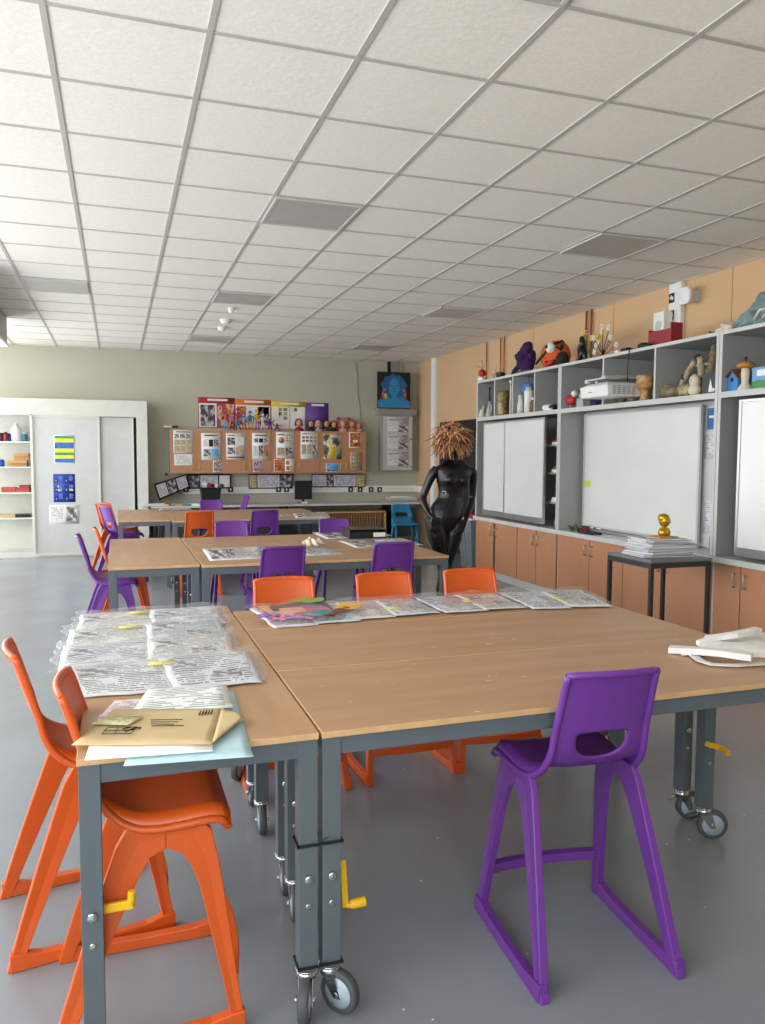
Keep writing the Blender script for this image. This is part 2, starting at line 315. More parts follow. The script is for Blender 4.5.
#@@OBJECTS
# ------------------------------------------------------------------ work tables on castors
TZ = .78
def make_table(label, x0, y0, x1, y1, cast=(1, 1, 1, 1), ang=(20, 60, -40, 100), crank=(), group=None, bi=0, ri=0):
    cx, cyy = (x0+x1)/2, (y0+y1)/2; a, b = (x1-x0)/2-.002, (y1-y0)/2-.002
    t = thing('work_table', label, 'table', (cx, cyy, 0), 0, group)
    m = MB().bx(-a+.002, -b+.002, TZ-.018, a-.002, b-.002, TZ)
    for f in range(len(m.f)): 
        if f > 1: m.m[f] = 1
    m.build('tabletop', [TOPX if a > b else TOPY, EDGEW], t, bevel=.0015)
    m = MB(); z1, z0, e = TZ-.0185, TZ-.068, .012; L = .05
    m.bx(-a+L, -b+e, z0, a-L, -b+e+.03, z1).bx(-a+L, b-e-.03, z0, a-L, b-e, z1).bx(-a+e, -b+L, z0, -a+e+.03, b-L, z1).bx(a-e-.03, -b+L, z0, a-e, b-L, z1)
    m.build('frame', STEEL, t, bevel=.002)
    for k, (sx, sy2) in enumerate(((-1, -1), (1, -1), (1, 1), (-1, 1))):
        px, py = sx*(a-.03)-(ri if sx > 0 else 0), sy2*(b-.033)-(bi if sy2 > 0 else 0)
        zb = .128 if cast[k] else .012
        m = MB().bx(-.025, -.025, zb, .025, .025, z1)
        m.mi = 1; m.lathe([(.012, -.027), (.012, -.034), (.006, -.036)], (0, 0, .385), 10, 'y').lathe([(.008, -.026), (.008, -.029)], (0, 0, .31), 10, 'y')
        m.lathe([(.03, zb-.006), (.03, zb)], n=16)
        lg = m.build('leg', [STEEL, CHROME], t, (px, py, 0), bevel=.003)
        if cast[k]:
            an = math.radians(ang[k]); dx, dy = math.cos(an), math.sin(an); R = .058; ox, oy = dx*.035, dy*.035
            sx3, sy3 = -dy, dx
            m = MB().lathe([(.028, .104), (.03, .112), (.03, .122), (.02, .124)], n=16)
            for s in (-1, 1):
                o = Vector((sx3, sy3, 0))*s*.019
                m.hexa([o+Vector(v) for v in ((ox-dx*.012, oy-dy*.012, R-.012), (ox+dx*.012, oy+dy*.012, R-.012), (ox+dx*.012+sx3*.002, oy+dy*.012+sy3*.002, R-.012), (ox-dx*.012+sx3*.002, oy-dy*.012+sy3*.002, R-.012),
                        (-dx*.022, -dy*.022, .11), (dx*.026, dy*.026, .11), (dx*.026+sx3*.002, dy*.026+sy3*.002, .11), (-dx*.022+sx3*.002, -dy*.022+sy3*.002, .11))])
                q = o*1.1+Vector((ox, oy, R)); m.tube([q, q+Vector((sx3, sy3, 0))*s*.006], .008, 8)
            m.bar((-dx*.02, -dy*.02, .1), (-dx*.062, -dy*.062, .088), .022, .004)
            m.build('castor_fork', CHROME, lg)
            def ring(r, h): return [Vector((ox, oy, R))+Vector((dx*math.cos(q)*r, dy*math.cos(q)*r, math.sin(q)*r))+Vector((sx3, sy3, 0))*h for q in [2*PI*i/28 for i in range(28)]]
            MB().rings([ring(.042, -.014), ring(.054, -.0145), ring(R, -.008), ring(R, .008), ring(.054, .0145), ring(.042, .014)], False).build('castor_tyre', TYRE, lg)
            MB().rings([ring(.002, -.016), ring(.015, -.017), ring(.018, -.013), ring(.0415, -.0135), ring(.0418, .0135), ring(.018, .013), ring(.015, .017), ring(.002, .016)]).build('castor_wheel', WHEELD, lg)
    for (k, sd, z, ln) in crank:
        sx, sy2 = ((-1, -1), (1, -1), (1, 1), (-1, 1))[k]; px, py = sx*(a-.03)-(ri if sx > 0 else 0), sy2*(b-.033)-(bi if sy2 > 0 else 0)
        if sd == 'down':
            m = MB().tube([(.025, 0, z), (.037, 0, z)], .009, 10).bar((.036, 0, z+.012), (.044, -.004, z-.12), .018, .007, (0, 1, 0))
            m.tube([(.044, -.004, z-.115), (.056, -.006, z-.115), (.06, -.006, z-.113), (.1, -.008, z-.11)], [.007, .008, .013, .014], 12)
        elif sd == 'flat':
            m = MB().bar((.026, 0, z), (.026+ln, -.02, z+.012), .012, .022).tube([(.02+ln, -.018, z+.01), (.022+ln, -.02, z+.045)], .01, 10)
        else:
            m = MB().bar((.0, -.03, z), (.0, -.036, z), .02, .02).bar((-.03, -.034, z+.012), (.045, -.036, z-.015), .008, .02).tube([(.04, -.036, z-.013), (.04, -.08, z-.02)], .011, 10)
        m.build('crank_handle', YEL, t, (px, py, 0), bevel=.002)
    return t
make_table('beech topped work table running away from the camera on the near left', -.11, 1.938, .49, 3.78, (0, 1, 1, 1), (0, 250, 80, 120), [(0, 'flat', .385, .07)])
make_table('wide work table with the lone purple stool at it, nearest the camera', .49, 1.938, 2.285, 2.555, (1, 1, 1, 1), (-50, 0, -25, 265), [(0, 'down', .395, 0), (2, 'side', .385, 0)], bi=.09, ri=.085)
make_table('middle one of the three joined wide tables in the foreground', .49, 2.556, 2.285, 3.205, (1, 1, 1, 1), (265, -15, 30, 265), bi=.13, ri=.055)
make_table('work table under the row of plastic project sleeves, third back of the foreground group', .49, 3.206, 2.285, 3.625, (1, 1, 1, 1), (90, 10, 30, 240))
make_table('long table at the left end of the middle group, pointing away from the camera', -.075, 5.27, .51, 7.1, (0, 0, 1, 1), (0, 0, 200, 150))
make_table('front wide table of the middle group, behind the purple stools', .512, 5.22, 2.29, 5.82, (0, 0, 1, 1))
make_table('centre wide table of the middle group with loose print sheets', .512, 5.821, 2.29, 6.44, (1, 0, 1, 1))
make_table('rear wide table of the middle group under the black tray', .512, 6.441, 2.29, 7.04, (1, 0, 0, 1))
make_table('long table at the left end of the far group near the white cupboard', -.01, 9.08, .56, 10.9, (0, 0, 1, 1))
make_table('front wide table of the far group behind the orange stool with the slot', .562, 8.88, 2.33, 9.45, (0, 0, 1, 1))
make_table('centre wide table of the far group', .562, 9.451, 2.38, 10.03, (1, 0, 0, 1))
make_table('rear wide table of the far group, nearest the desk along the back wall', .562, 10.031, 2.42, 10.6, (1, 0, 0, 1))
# cable ties
def tie(label, x0, x1, y0, y1, z):
    m = MB(); r = .0035
    m.bx(x0-r, y0-r, z-r, x1+r, y0, z+r).bx(x0-r, y1, z-r, x1+r, y1+r, z+r).bx(x0-r, y0-r, z-r, x0, y1+r, z+r).bx(x1, y0-r, z-r, x1+r, y1+r, z+r)
    m.bar(((x0+x1)/2, y0, z+.003), ((x0+x1)/2+.012, y0-.03, z+.03), .003, .002)
    tag(m.build('cable_tie', BLACK), label, 'cable tie')
tie('black cable tie binding the two nearest table legs halfway up', .431, .549, 1.944, 2.0, .478)
tie('black cable tie low down around the two nearest table legs, just above the castors', .431, .549, 1.944, 2.0, .142)
tie('black cable tie around the legs where the near and middle wide tables meet', .494, .548, 2.405, 2.617, .60)

# ------------------------------------------------------------------ high stools
PROF = [(-.215, .908), (-.198, .86), (-.180, .80), (-.163, .745), (-.149, .70), (-.132, .655), (-.108, .618), (-.075, .592), (-.035, .577), (.02, .572), (.08, .575), (.14, .581), (.185, .578), (.205, .560)]
def _prof():
    S = [0]
    for a, b in zip(PROF, PROF[1:]): S.append(S[-1]+math.dist(a, b))
    return S
PS = _prof()
def prof_at(s):
    s = max(0, min(PS[-1], s))
    for k in range(len(PS)-1):
        if s <= PS[k+1]+1e-9: break
    t = (s-PS[k])/(PS[k+1]-PS[k]); P = [PROF[max(0, min(len(PROF)-1, q))] for q in (k-1, k, k+1, k+2)]
    return [.5*(2*P[1][i]+(P[2][i]-P[0][i])*t+(2*P[0][i]-5*P[1][i]+4*P[2][i]-P[3][i])*t*t+(3*P[1][i]-P[0][i]-3*P[2][i]+P[3][i])*t**3) for i in (0, 1)]
def half_w(s):
    K = [(0, .140), (.12, .144), (.25, .150), (.34, .162), (.45, .185), (.55, .192), (.62, .190), (.7, .185)]
    for (a, p), (b, q) in zip(K, K[1:]):
        if s <= b: return p+(q-p)*(s-a)/(b-a)
    return K[-1][1]
def shell_pt(u, s):      # u -1..1
    y, z = prof_at(s); wd = half_w(s); k = max(0, min(1, (s-.2)/.18)); e = abs(u)
    y += (1-k)*.022*e**2.2; z += k*(.012*e**3) - k*.034*max(0, (e-.86)/.14)**1.5 - (.004 if s < .02 else 0)*e**4
    if .24 < s < .42: z += .010*e**2*math.sin((s-.24)/.18*PI)
    return Vector((u*wd, y, z))
def stool_shell(mt, parent, slot=True):
    m = MB(); m.smooth = True; N = 16; st = PS[-1]
    def strip(s0, s1, n): m.surf(lambda u, v: shell_pt(2*u-1, s0+(s1-s0)*v), N, n)
    a, b = .155, .325
    strip(0, a, 6); strip(b, st, 12)
    # panel a..b with the half-moon slot
    nv = 8; outer = [(-1+2*i/N, a) for i in range(N)]+[(1, a+(b-a)*j/nv) for j in range(nv)]+[(1-2*i/N, b) for i in range(N)]+[(-1, b-(b-a)*j/nv) for j in range(nv)]
    def hole(th):
        c, s = math.cos(th), math.sin(th); sc = .5 if not slot else .5
        x = sc*1.12*(abs(c)**.8)*(1 if c > 0 else -1); return (x, .212+(.080*abs(s)**.9 if s > 0 else -.016*abs(s)**.5))
    n = len(outer); H = []
    for (x, s) in outer: H.append(hole(math.atan2((s-(a+b)/2)/((b-a)/2)*.9, x)))
    prev = [m.addv(shell_pt(x, s)) for x, s in outer]
    for k in range(1, 6):
        t = k/5; cur = [m.addv(shell_pt(o[0]+(h[0]-o[0])*t, o[1]+(h[1]-o[1])*t)) for o, h in zip(outer, H)]
        for i in range(n): m.face((prev[i], prev[(i+1) % n], cur[(i+1) % n], cur[i]))
        prev = cur
    for e in (-1, 1):    # rolled side rim
        m.tube([shell_pt(e*.985, st*i/26)+Vector((0, -.004, -.004)) for i in range(27)], [.0075]*27, 8)
    m.tube([shell_pt(-1+2*i/12, .004)+Vector((0, -.003, -.003)) for i in range(13)], .007, 8)
    m.tube([shell_pt(-1+2*i/12, st-.003)+Vector((0, -.003, -.006)) for i in range(13)], .008, 8)
    o = m.build('seat_shell', mt, parent, weld=True)
    bm = bmesh.new(); bm.from_mesh(o.data); bmesh.ops.recalc_face_normals(bm, faces=bm.faces); bm.to_mesh(o.data); bm.free()
    q = o.modifiers.new('solid', 'SOLIDIFY'); q.thickness = .007; q.offset = 0
    return o
def leg_x(z, y): return .155+(.555-z)*.075+.004
def stool_leg(sx, front, mt, parent):
    # side outline halves meeting over the arch; outer chain and inner chain (y,z)
    if front: O = [(.238, 0), (.219, .14), (.198, .30), (.179, .44), (.160, .53), (.13, .562), (.045, .562)]; I = [(.207, .0), (.180, .14), (.150, .28), (.126, .39), (.108, .44), (.084, .480), (.045, .497)]
    else: O = [(-.248, 0), (-.212, .12), (-.160, .28), (-.108, .43), (-.078, .515), (-.05, .562), (.045, .562)]; I = [(-.212, 0), (-.163, .12), (-.094, .28), (-.045, .39), (-.020, .44), (.006, .480), (.045, .497)]
    m = MB(); m.smooth = False; R = []
    for (a, b) in zip(O, I):
        wt = .029-.007*(a[1]/.56)
        R.append([(sx*(leg_x(p[1], 0)+d*wt), p[0], p[1]) for p, d in ((a, 0), (a, 1), (((a[0]+b[0])/2), .86) and (((a[0]+b[0])/2, (a[1]+b[1])/2), .9), (b, 1), (b, 0))])
    m.rings(R, True, False)
    return m.build('leg', mt, parent, bevel=.0035)
def make_stool(mt, label, group=None):
    t = thing('high_stool', label, 'stool', group=group)
    stool_shell(mt, t)
    for sx in (-1, 1):
        for fr in (0, 1): stool_leg(sx, fr, mt, t)
        x = leg_x(.02, 0)
        m = MB(); R = []
        for y, h, z in ((-.24, .05, .002), (-.19, .045, .002), (-.15, .036, .002), (0, .032, .002), (.15, .036, .002), (.19, .045, .002), (.236, .05, .002)):
            R.append([(sx*(x+.002), y, z), (sx*(x+.036), y, z), (sx*(x+.033), y, z+h), (sx*(x+.004), y, z+h)])
        m.rings(R, True, False).build('floor_runner', mt, t, bevel=.003)
    m = MB(); R = []
    for k in range(9):
        u = -1+k/4; x = u*(leg_x(.15, 0)+.008); y = .212-.02*(1-u*u)*-1; z = .148
        R.append([(x, y-.018, z-.016), (x, y+.012, z-.018), (x, y+.012, z+.017), (x, y-.018, z+.014)])
    m.rings(R, True, False).build('footrest', mt, t, bevel=.003)
    m = MB(); m.bx(-.15, .115, .535, .15, .127, .572)
    m.build('seat_brace', mt, t)
    return t
OS = make_stool(ORANGE, 'orange plastic high stool nearest the camera at the left of the near table'); OS.location = (.055, 2.19, 0); OS.rotation_euler.z = -PI/2
PSt = make_stool(PURPLE, 'large purple plastic high stool standing alone in the right foreground'); PSt.location = (1.315, 2.02, 0); PSt.rotation_euler.z = math.radians(-4)
R = math.radians
for src, x, y, a, l in [
    (OS, -.125, 2.66, -80, 'orange high stool at the left picture edge, behind the nearest orange stool'),
    (OS, .75, 3.535, 178, 'orange stool behind the colourful portrait sleeve, left of three in a row'),
    (OS, 1.275, 3.54, 181, 'orange stool behind the foreground tables, middle of the row of three'),
    (OS, 1.745, 3.535, 179, 'orange stool with a dark scratch on its back, right of the row of three'),
    (PSt, 1.02, 5.24, 2, 'purple stool with its back to the camera at the middle tables, left of the pair'),
    (PSt, 1.82, 5.28, -2, 'purple stool with its back to the camera at the middle tables, right of the pair'),
    (PSt, .97, 6.95, 180, 'purple stool on the far side of the middle tables, behind the left loose print'),
    (PSt, 1.93, 6.93, 180, 'purple stool on the far side of the middle tables, just left of the black tray'),
    (OS, .82, 8.70, 1, 'orange stool at the front of the far tables with a slotted back'),
    (PSt, 1.53, 8.72, -1, 'purple stool at the front of the far tables, right of the orange one'),
    (PSt, 1.18, 10.45, 180, 'purple stool on the far side of the far tables, below the black basket'),
    (PSt, 1.62, 11.65, 95, 'purple stool seen edge-on against the back desk'),
    (PSt, -.085, 6.22, -88, 'purple stool tucked at the left end of the middle tables'),
    (OS, .02, 6.78, -86, 'orange stool behind the purple one at the left end of the middle tables'),
    (OS, -.03, 10.45, -52, 'orange stool by the white cupboard at the left end of the far tables'),
    (PSt, .02, 9.8, -66, 'purple stool in front of the orange one by the white cupboard')]:
    dup(src, (x, y, 0), R(a), l)

# ------------------------------------------------------------------ right hand wall of cabinets
FX, BXX = 4.35, 5.02       # front and back of the units
def cab_run(y0, y1, label, doors, gaps=()):
    """floor cupboard unit, doors given as (ya, yb, handle side)"""
    t = thing('base_cabinet', label, 'cabinet', (FX, (y0+y1)/2, 0), 0); yc = (y0+y1)/2
    m = MB(); a, b = y0-yc+.001, y1-yc-.001
    m.bx(.03, a, .0, BXX-FX, b, .085).bx(.02, a, .085, BXX-FX, b, .103).bx(.02, a, .103, BXX-FX, a+.018, .699).bx(.02, b-.018, .103, BXX-FX, b, .699).bx(BXX-FX-.01, a+.018, .103, BXX-FX, b-.018, .699).bx(.02, a+.018, .68, BXX-FX-.01, b-.018, .699)
    m.build('body', GREYE, t)
    for ya, yb, hs in doors:
        d = MB().bx(0, ya-yc+.0025, .095, .0185, yb-yc-.0025, .695).build('door', ORC, t, bevel=.0015)
        yh = (yb-.05 if hs > 0 else ya+.05)-yc
        MB().tube([(0, yh, .54), (-.022, yh, .54), (-.026, yh, .546), (-.026, yh, .634), (-.022, yh, .64), (0, yh, .64)], .0055, 8).build('handle', ALU, d)
    return t
cab_run(7.13, 9.11, 'low cupboard with orange-brown doors under the far sliding whiteboards', [(8.60, 9.09, -1), (8.0, 8.55, 1), (7.57, 7.99, -1), (7.15, 7.56, 1)])
cab_run(4.87, 7.13, 'low cupboard with orange-brown doors under the middle whiteboard, behind the black side table', [(6.54, 7.11, -1), (6.0, 6.535, 1), (5.44, 5.995, -1), (4.89, 5.435, 1)])
cab_run(3.3, 4.87, 'low cupboard with orange-brown doors at the right picture edge', [(4.58, 4.85, -1), (4.02, 4.575, 1), (3.32, 4.015, -1)])
t = tag(MB().bx(FX-.025, 3.3, .70, BXX, 9.125, .745).build('worktop', WORK, bevel=.003), 'pale grey worktop running along the low cupboards under the whiteboards', 'worktop')
def tall_unit(name, label, y0, y1, divs, cols):
    t = thing(name, label, 'shelving', (FX, (y0+y1)/2, .747)); yc = (y0+y1)/2; D = BXX-FX; a, b = y0-yc+.001, y1-yc-.001; Z = .747
    m = MB()
    m.bx(0, a, 0, D, a+.028, 2.43-Z).bx(0, b-.028, 0, D, b, 2.43-Z)
    m.bx(0, a, 2.43-Z, D, b, 2.458-Z).bx(0, a+.028, 1.972-Z, D, b-.028, 1.998-Z).bx(D-.012, a+.028, 0, D, b-.028, 2.43-Z)
    m.build('carcass', [GREYC], t, bevel=.002)
    m = MB()
    for y in (y0+.015, y1-.015): m.bx(-.004, y-yc-.015, 0, 0, y-yc+.015, 2.458-Z)
    m.bx(-.004, a+.03, 2.43-Z, 0, b-.03, 2.458-Z).bx(-.004, a+.03, 1.955-Z, 0, b-.03, 2.0-Z)
    for y in divs: m.bx(-.004, y-yc-.011, 2.0-Z, 0, y-yc+.011, 2.43-Z)
    m.build('front_edging', GREYE, t)
    for y in divs: MB().bx(.001, y-yc-.011, 1.998-Z, D-.012, y-yc+.011, 2.43-Z).build('divider', GREYC, t)
    for y in cols: MB().bx(.03, y-yc-.011, 0, D-.013, y-yc+.011, 1.971-Z).build('divider', GREYC, t)
    return t
u1 = tall_unit('wall_shelving', 'grey shelving unit with four open cubes above the sliding whiteboards', 7.135, 9.11, (8.612, 8.155, 7.65), ())
u2 = tall_unit('wall_shelving', 'grey shelving unit with three open cubes around the middle whiteboard', 4.87, 7.13, (6.37, 5.62), ())
u3 = tall_unit('wall_shelving', 'grey shelving unit with the bird house cube at the right picture edge', 3.3, 4.865, (4.1,), ())
for z in (1.0, 1.32, 1.62):
    MB().bx(.10, -.958, z-.747, .64, -.5, z-.729).build('inner_shelf', GREYC, u1)
    
def whiteboard(label, y0, y1, x, z0=.775, z1=1.93, tray=True, group=None):
    t = thing('sliding_whiteboard' if tray else 'fixed_whiteboard', label, 'whiteboard', (x, (y0+y1)/2, z0)); h = (y1-y0)/2; H = z1-z0
    MB().bx(0, -h+.02, .05 if tray else .018, .012, h-.02, H-.018).build('board', WB, t)
    m = MB().bx(-.008, -h, 0, .018, -h+.022, H).bx(-.008, h-.022, 0, .018, h, H).bx(-.008, -h+.022, H-.02, .018, h-.022, H).bx(-.008, -h+.022, 0, .018, h-.022, .065 if tray else .02)
    m.build('frame', ALU if tray else GREYE, t, bevel=.001)
whiteboard('narrow sliding whiteboard at the far end, next to the black mannequin', 8.26, 8.99, FX+.045)
whiteboard('wider sliding whiteboard overlapping the narrow one, left of the dark open gap', 7.44, 8.37, FX+.015)
whiteboard('large fixed whiteboard in the middle bay behind the black side table', 5.33, 7.05, FX+.25, .785, 1.945, False)
whiteboard('whiteboard door at the right picture edge beneath the bird house', 3.4, 4.66, FX+.015)
box1('back_board', [mat('bay_back', 'c9c8c4', .5)], .3, -1.1, .001, .315, 1.1, 1.222, parent=u2)
tag(MB().bx(FX+.22, 5.3, .747, FX+.245, 7.0, .775).build('pen_ledge', ALU, bevel=.002), 'long metal pen ledge along the bottom of the middle whiteboard', 'ledge')
# ------------------------------------------------------------------ flat sheets
def sheet(name, c4, mats, th=.0012, wav=0, blocks=(), n=(10, 10), seed=0, parent=None, freq=6, lift=None, rot=None, jit=0):
    bl, br, tr, tl = [Vector(c) for c in c4]; nrm = (br-bl).cross(tl-bl).normalized()
    def pt(u, v, o=0):
        p = (bl*(1-u)+br*u)*(1-v)+(tl*(1-u)+tr*u)*v; d = 0
        if wav:
            q = mnoise.noise(Vector((p.x*freq, p.y*freq, p.z*freq+seed*7.7))); q2 = mnoise.noise(Vector((p.x*freq*3.1, p.y*freq*2.3, seed*3.3)))
            d = wav*(.5+.5*q+.3*abs(q2))*min(1, .12+7*min(u, 1-u, v, 1-v))
        if lift: d += lift(u, v)
        if jit: p = p+Vector((mnoise.noise(Vector((p.x*13, p.y*13, seed*1.3))), mnoise.noise(Vector((p.x*13+9, p.y*13, seed*1.7))), 0))*jit
        return p+nrm*(d+o)
    m = MB(); m.surf(lambda u, v: pt(u, v, th), n[0], n[1])
    m.surf(lambda u, v: (pt(u, v)), n[0], n[1], flip=True); m.smooth = False
    k = len(m.v)//2; W = n[0]+1
    edge = [i for i in range(W)]+[W*(j+1)-1 for j in range(1, n[1]+1)]+[W*n[1]+i for i in range(n[0]-1, -1, -1)]+[W*j for j in range(n[1]-1, 0, -1)]
    for a, b in zip(edge, edge[1:]+edge[:1]): m.face((a+k, b+k, b, a))
    for q, (u0, v0, u1, v1, mi) in enumerate(blocks):
        m.mi = mi; g = (4, 4) if wav else (1, 1)
        m.surf(lambda u, v: pt(u0+(u1-u0)*u, v0+(v1-v0)*v, th+.0006+.0002*(q % 3)), g[0], g[1])
    return m.build(name, mats, parent)
def wall_sheet(name, label, cat, x0, y0, x1, y1, Y, mats, blocks=(), th=.0015, group=None, parent=None, tilt=0):
    a, b = at_y(x0, y0, Y), at_y(x1, y1, Y); xa, xb, za, zb = a.x, b.x, b.z, a.z
    o = sheet(name, [(xa, Y, za+tilt*0), (xb, Y, za), (xb, Y, zb), (xa, Y, zb)], mats, th, 0, blocks, (1, 1), parent=parent)
    return tag(o, label, cat, group) if label else o
CLR = [collage('portrait_print', ['3a2326', 'b8405c', '6d4b86', 'd9a441', 'e0b79a', '7a2c30'], 2.1, 1), collage('bright_print', ['d8a421', 'c2472b', '2b5f9e', 'e8d8b0', '7d2a4f'], 2.94, 2),
       collage('red_print', ['e9ddc8', 'b8282c', 'c94432', 'e2b23c', '8a1f24'], 3.36, 3), collage('tan_print', ['c9b28a', 'b89c70', 'ded0ae', '6d5a48', 'c9b28a'], 5.04, 4),
       collage('yellow_black_print', ['e5c62f', '2a2a2c', '8b8b8b', 'e9e4d4', 'e5c62f'], 2.1, 5), collage('blue_print', ['2f7fc4', '3f8ed2', '5ea5dd', '86bde6'], 1.26, 6),
       collage('dark_print', ['1d1c22', '3b3340', '76707a', 'bdb6b4'], 3.78, 7)]
# ------------------------------------------------------------------ white walk-in cupboard at the back left
CY = 12.4; cl, crr = WX+.01, .44
t = thing('walk_in_cupboard', 'white floor-to-head-height cupboard with two grey sliding doors at the back left', 'cupboard', (0, CY, 0))
m = MB().bx(cl, 0, 2.095, crr, .54, 2.32).bx(.285, 0, 0, crr, .54, 2.095).bx(cl, .52, .0, .285, .54, 2.095).bx(cl, .035, 0, .285, .52, .085)
m.bx(-1.19, 0, .085, -1.155, .02, 2.095).bx(cl, 0, 2.075, .285, .03, 2.095)
m.mi = 1; m.bx(cl, .04, .0, -1.17, .06, .12); m.build('body', [CUPB, GREYE], t, bevel=.003)
m = MB().bx(-1.155, .03, .03, -.245, .05, 2.07); m.mi = 1; m.bx(-1.155, .022, .03, -1.135, .056, 2.07).bx(-.265, .022, .03, -.24, .056, 2.07).bx(-1.155, .02, .02, -.245, .056, .05).bx(-1.155, .02, 2.05, -.245, .056, 2.08)
m.build('sliding_door', [GREYDOOR, CUPB], t, bevel=.002)
m = MB().bx(-.30, .07, .03, .235, .09, 2.07); m.mi = 1; m.bx(.215, .062, .03, .24, .1, 2.07).bx(-.235, .02, 1.99, -.215, .06, 2.01)
m.build('sliding_door', [GREYDOOR, CUPB], t, bevel=.002)
MB().bx(.245, .30, .09, .283, .31, 2.07).build('gap_shade_strip', BLACK, t)  # black strip that paints the shade inside the gap beside the sliding door
for z in (1.70, 1.33, .955, .58): MB().bx(cl, .13, z-.02, -1.2, .5, z).build('shelf', CUPB, t)
m = MB()
for k in range(40): m.bx(-1.2, .10, .15+k*.048, -1.185, .12, .175+k*.048)
m.bx(-1.2, .12, .1, -1.185, .125, 2.09); m.build('shelf_track', GREYE, t)
SP = collage('striped_print', ['2f62b4', 'f0e33c', '2f8a5a', '3f78c4', 'f0e33c'], 1.34, 8)
wall_sheet('paper_print', 'blue, yellow and green striped print, upper one on the white sliding door', 'print', 53.5, 435, 75, 463, CY+.028, [PAPERW, mat('print_blue', '3a6fc0', .6, var=.25, vscale=60), mat('print_yellow', 'f0e640', .6), mat('print_green', '3f9a62', .6, var=.3, vscale=60)],
    [(.04, .02, .96, .16, 1), (.04, .16, .96, .28, 2), (.04, .28, .96, .38, 3), (.04, .38, .96, .52, 2), (.04, .52, .96, .74, 1), (.04, .74, .96, .88, 2), (.04, .88, .96, .97, 3)])
bl = []
for i in range(2):
    for j in range(3): bl += [(.06+.47*i, .05+.32*j, .20+.47*i, .20+.32*j, 2), (.25+.47*i, .12+.32*j, .42+.47*i, .30+.32*j, 1), (.10+.47*i, .09+.32*j, .16+.47*i, .16+.32*j, 3)]
bl += [(.2, .40, .36, .46, 4), (.2, .54, .36, .60, 4), (.74, .40, .9, .46, 4), (.74, .54, .9, .60, 4), (.2, .5, .36, .52, 4)]
wall_sheet('paper_print', 'dark blue swirling pattern print with small yellow marks, lower one on the white sliding door', 'print', 53, 474, 75.5, 502, CY+.028, [mat('deep_blue', '2b3f9c', .6, var=.5, vscale=40), mat('mid_blue', '4f6fc4', .6, var=.4, vscale=50), mat('navy', '141a3c', .6), LBLUE, mat('print_yellow', 'f0e640', .6)], bl)
wall_sheet('paper_notice', 'white notice with a small black and white portrait, lowest sheet on the sliding door', 'notice', 49, 505, 79.5, 523.5, CY+.028, [PAPERW, PTXT2, GREYPIC], [(.04, .1, .5, .95, 1), (.57, .14, .93, .9, 2)])
def shelf_px(px, z, dy=.3): v = at_y(px, 480, CY+dy); return Vector((v.x, v.y, z))
def jar(px, z, r, h, body, lid, label, dy=.3, name='paint_jar', cat='jar', neck=.75):
    p = shelf_px(px, z, dy); t = thing(name, label, cat, p)
    MB().lathe([(r*.9, 0), (r, .006), (r, h*.78), (r*neck, h*.86), (r*neck, h*.9)], n=18).build('jar_body', body, t)
    MB().lathe([(r*neck*1.08, h*.88), (r*neck*1.08, h), (r*neck, h+.004)], n=18).build('lid', lid, t)
jar(2, 1.7, .055, .12, mat('maroon_paint', '5a1c2c', .4), BLACK, 'maroon paint jar at the left picture edge on the top cupboard shelf')
jar(7, 1.7, .03, .13, DRED, BLACK, 'small dark red jar beside the blue jar on the top cupboard shelf', .22)
jar(10.5, 1.7, .055, .11, BLUE, BLACK, 'bright blue paint jar on the top cupboard shelf')
jar(25.5, 1.7, .045, .13, TEAL, WPL, 'clear jar of pale blue liquid at the right end of the top cupboard shelf')
jar(1.5, 1.33, .05, .1, BLUE, BLUE, 'blue tub on the second cupboard shelf, left of the cardboard boxes')
p = shelf_px(17.5, 1.7); t = thing('plastic_bottle', 'milky white plastic bottle on the top cupboard shelf', 'bottle', p)
MB().lathe([(.07, 0), (.08, .01), (.08, .15), (.06, .2), (.025, .235), (.022, .25)], n=20).build('bottle_body', WPL, t); MB().lathe([(.026, .245), (.026, .27), (.02, .272)], n=14).build('cap', WPL, t)
def carton(px, z, w_, d, h, mt, label, dy=.2, name='cardboard_box', cat='box', rz=0, dz=0):
    p = shelf_px(px, z+dz, dy); t = thing(name, label, cat, p, rz); q = .004
    MB().bx(-w_/2, 0, 0, w_/2, d, q).bx(-w_/2, 0, q, w_/2, q, h).bx(-w_/2, d-q, q, w_/2, d, h).bx(-w_/2, q, q, -w_/2+q, d-q, h).bx(w_/2-q, q, q, w_/2, d-q, h).build('tray', mt, t)
    MB().hexa([(-w_/2, 0, h), (w_/2, 0, h), (w_/2, -.05, h-.04), (-w_/2, -.05, h-.04), (-w_/2, 0, h+.003), (w_/2, 0, h+.003), (w_/2, -.05, h-.037), (-w_/2, -.05, h-.037)]).build('flap', mt, t)
carton(18, 1.33, .25, .22, .09, CARD, 'long shallow cardboard box on the second cupboard shelf'); carton(22, 1.33, .2, .16, .10, CARD, 'cardboard box stacked on another on the second cupboard shelf', .22, dz=.096)
def stack_box(px0, px1, z, h, mt, label, name, cat, dy=.2, d=.22, rz=0, lid=None):
    a, b = shelf_px(px0, z, dy), shelf_px(px1, z, dy); w_ = b.x-a.x; t = thing(name, label, cat, ((a.x+b.x)/2, a.y, z), rz)
    MB().bx(-w_/2, 0, 0, w_/2, d, h*.7).build('box_base', mt, t, bevel=.003); MB().bx(-w_/2-.004, -.004, h*.7, w_/2+.004, d+.004, h).build('lid', lid or mt, t, bevel=.003)
REDT = mat('red_card', 'b8504a', .6)
stack_box(1, 15, .955, .07, REDT, 'flat pink-red box at the left on the third cupboard shelf', 'flat_box', 'box'); stack_box(15.5, 29, .955, .055, REDT, 'lower red flat box at the right on the third cupboard shelf', 'flat_box', 'box')
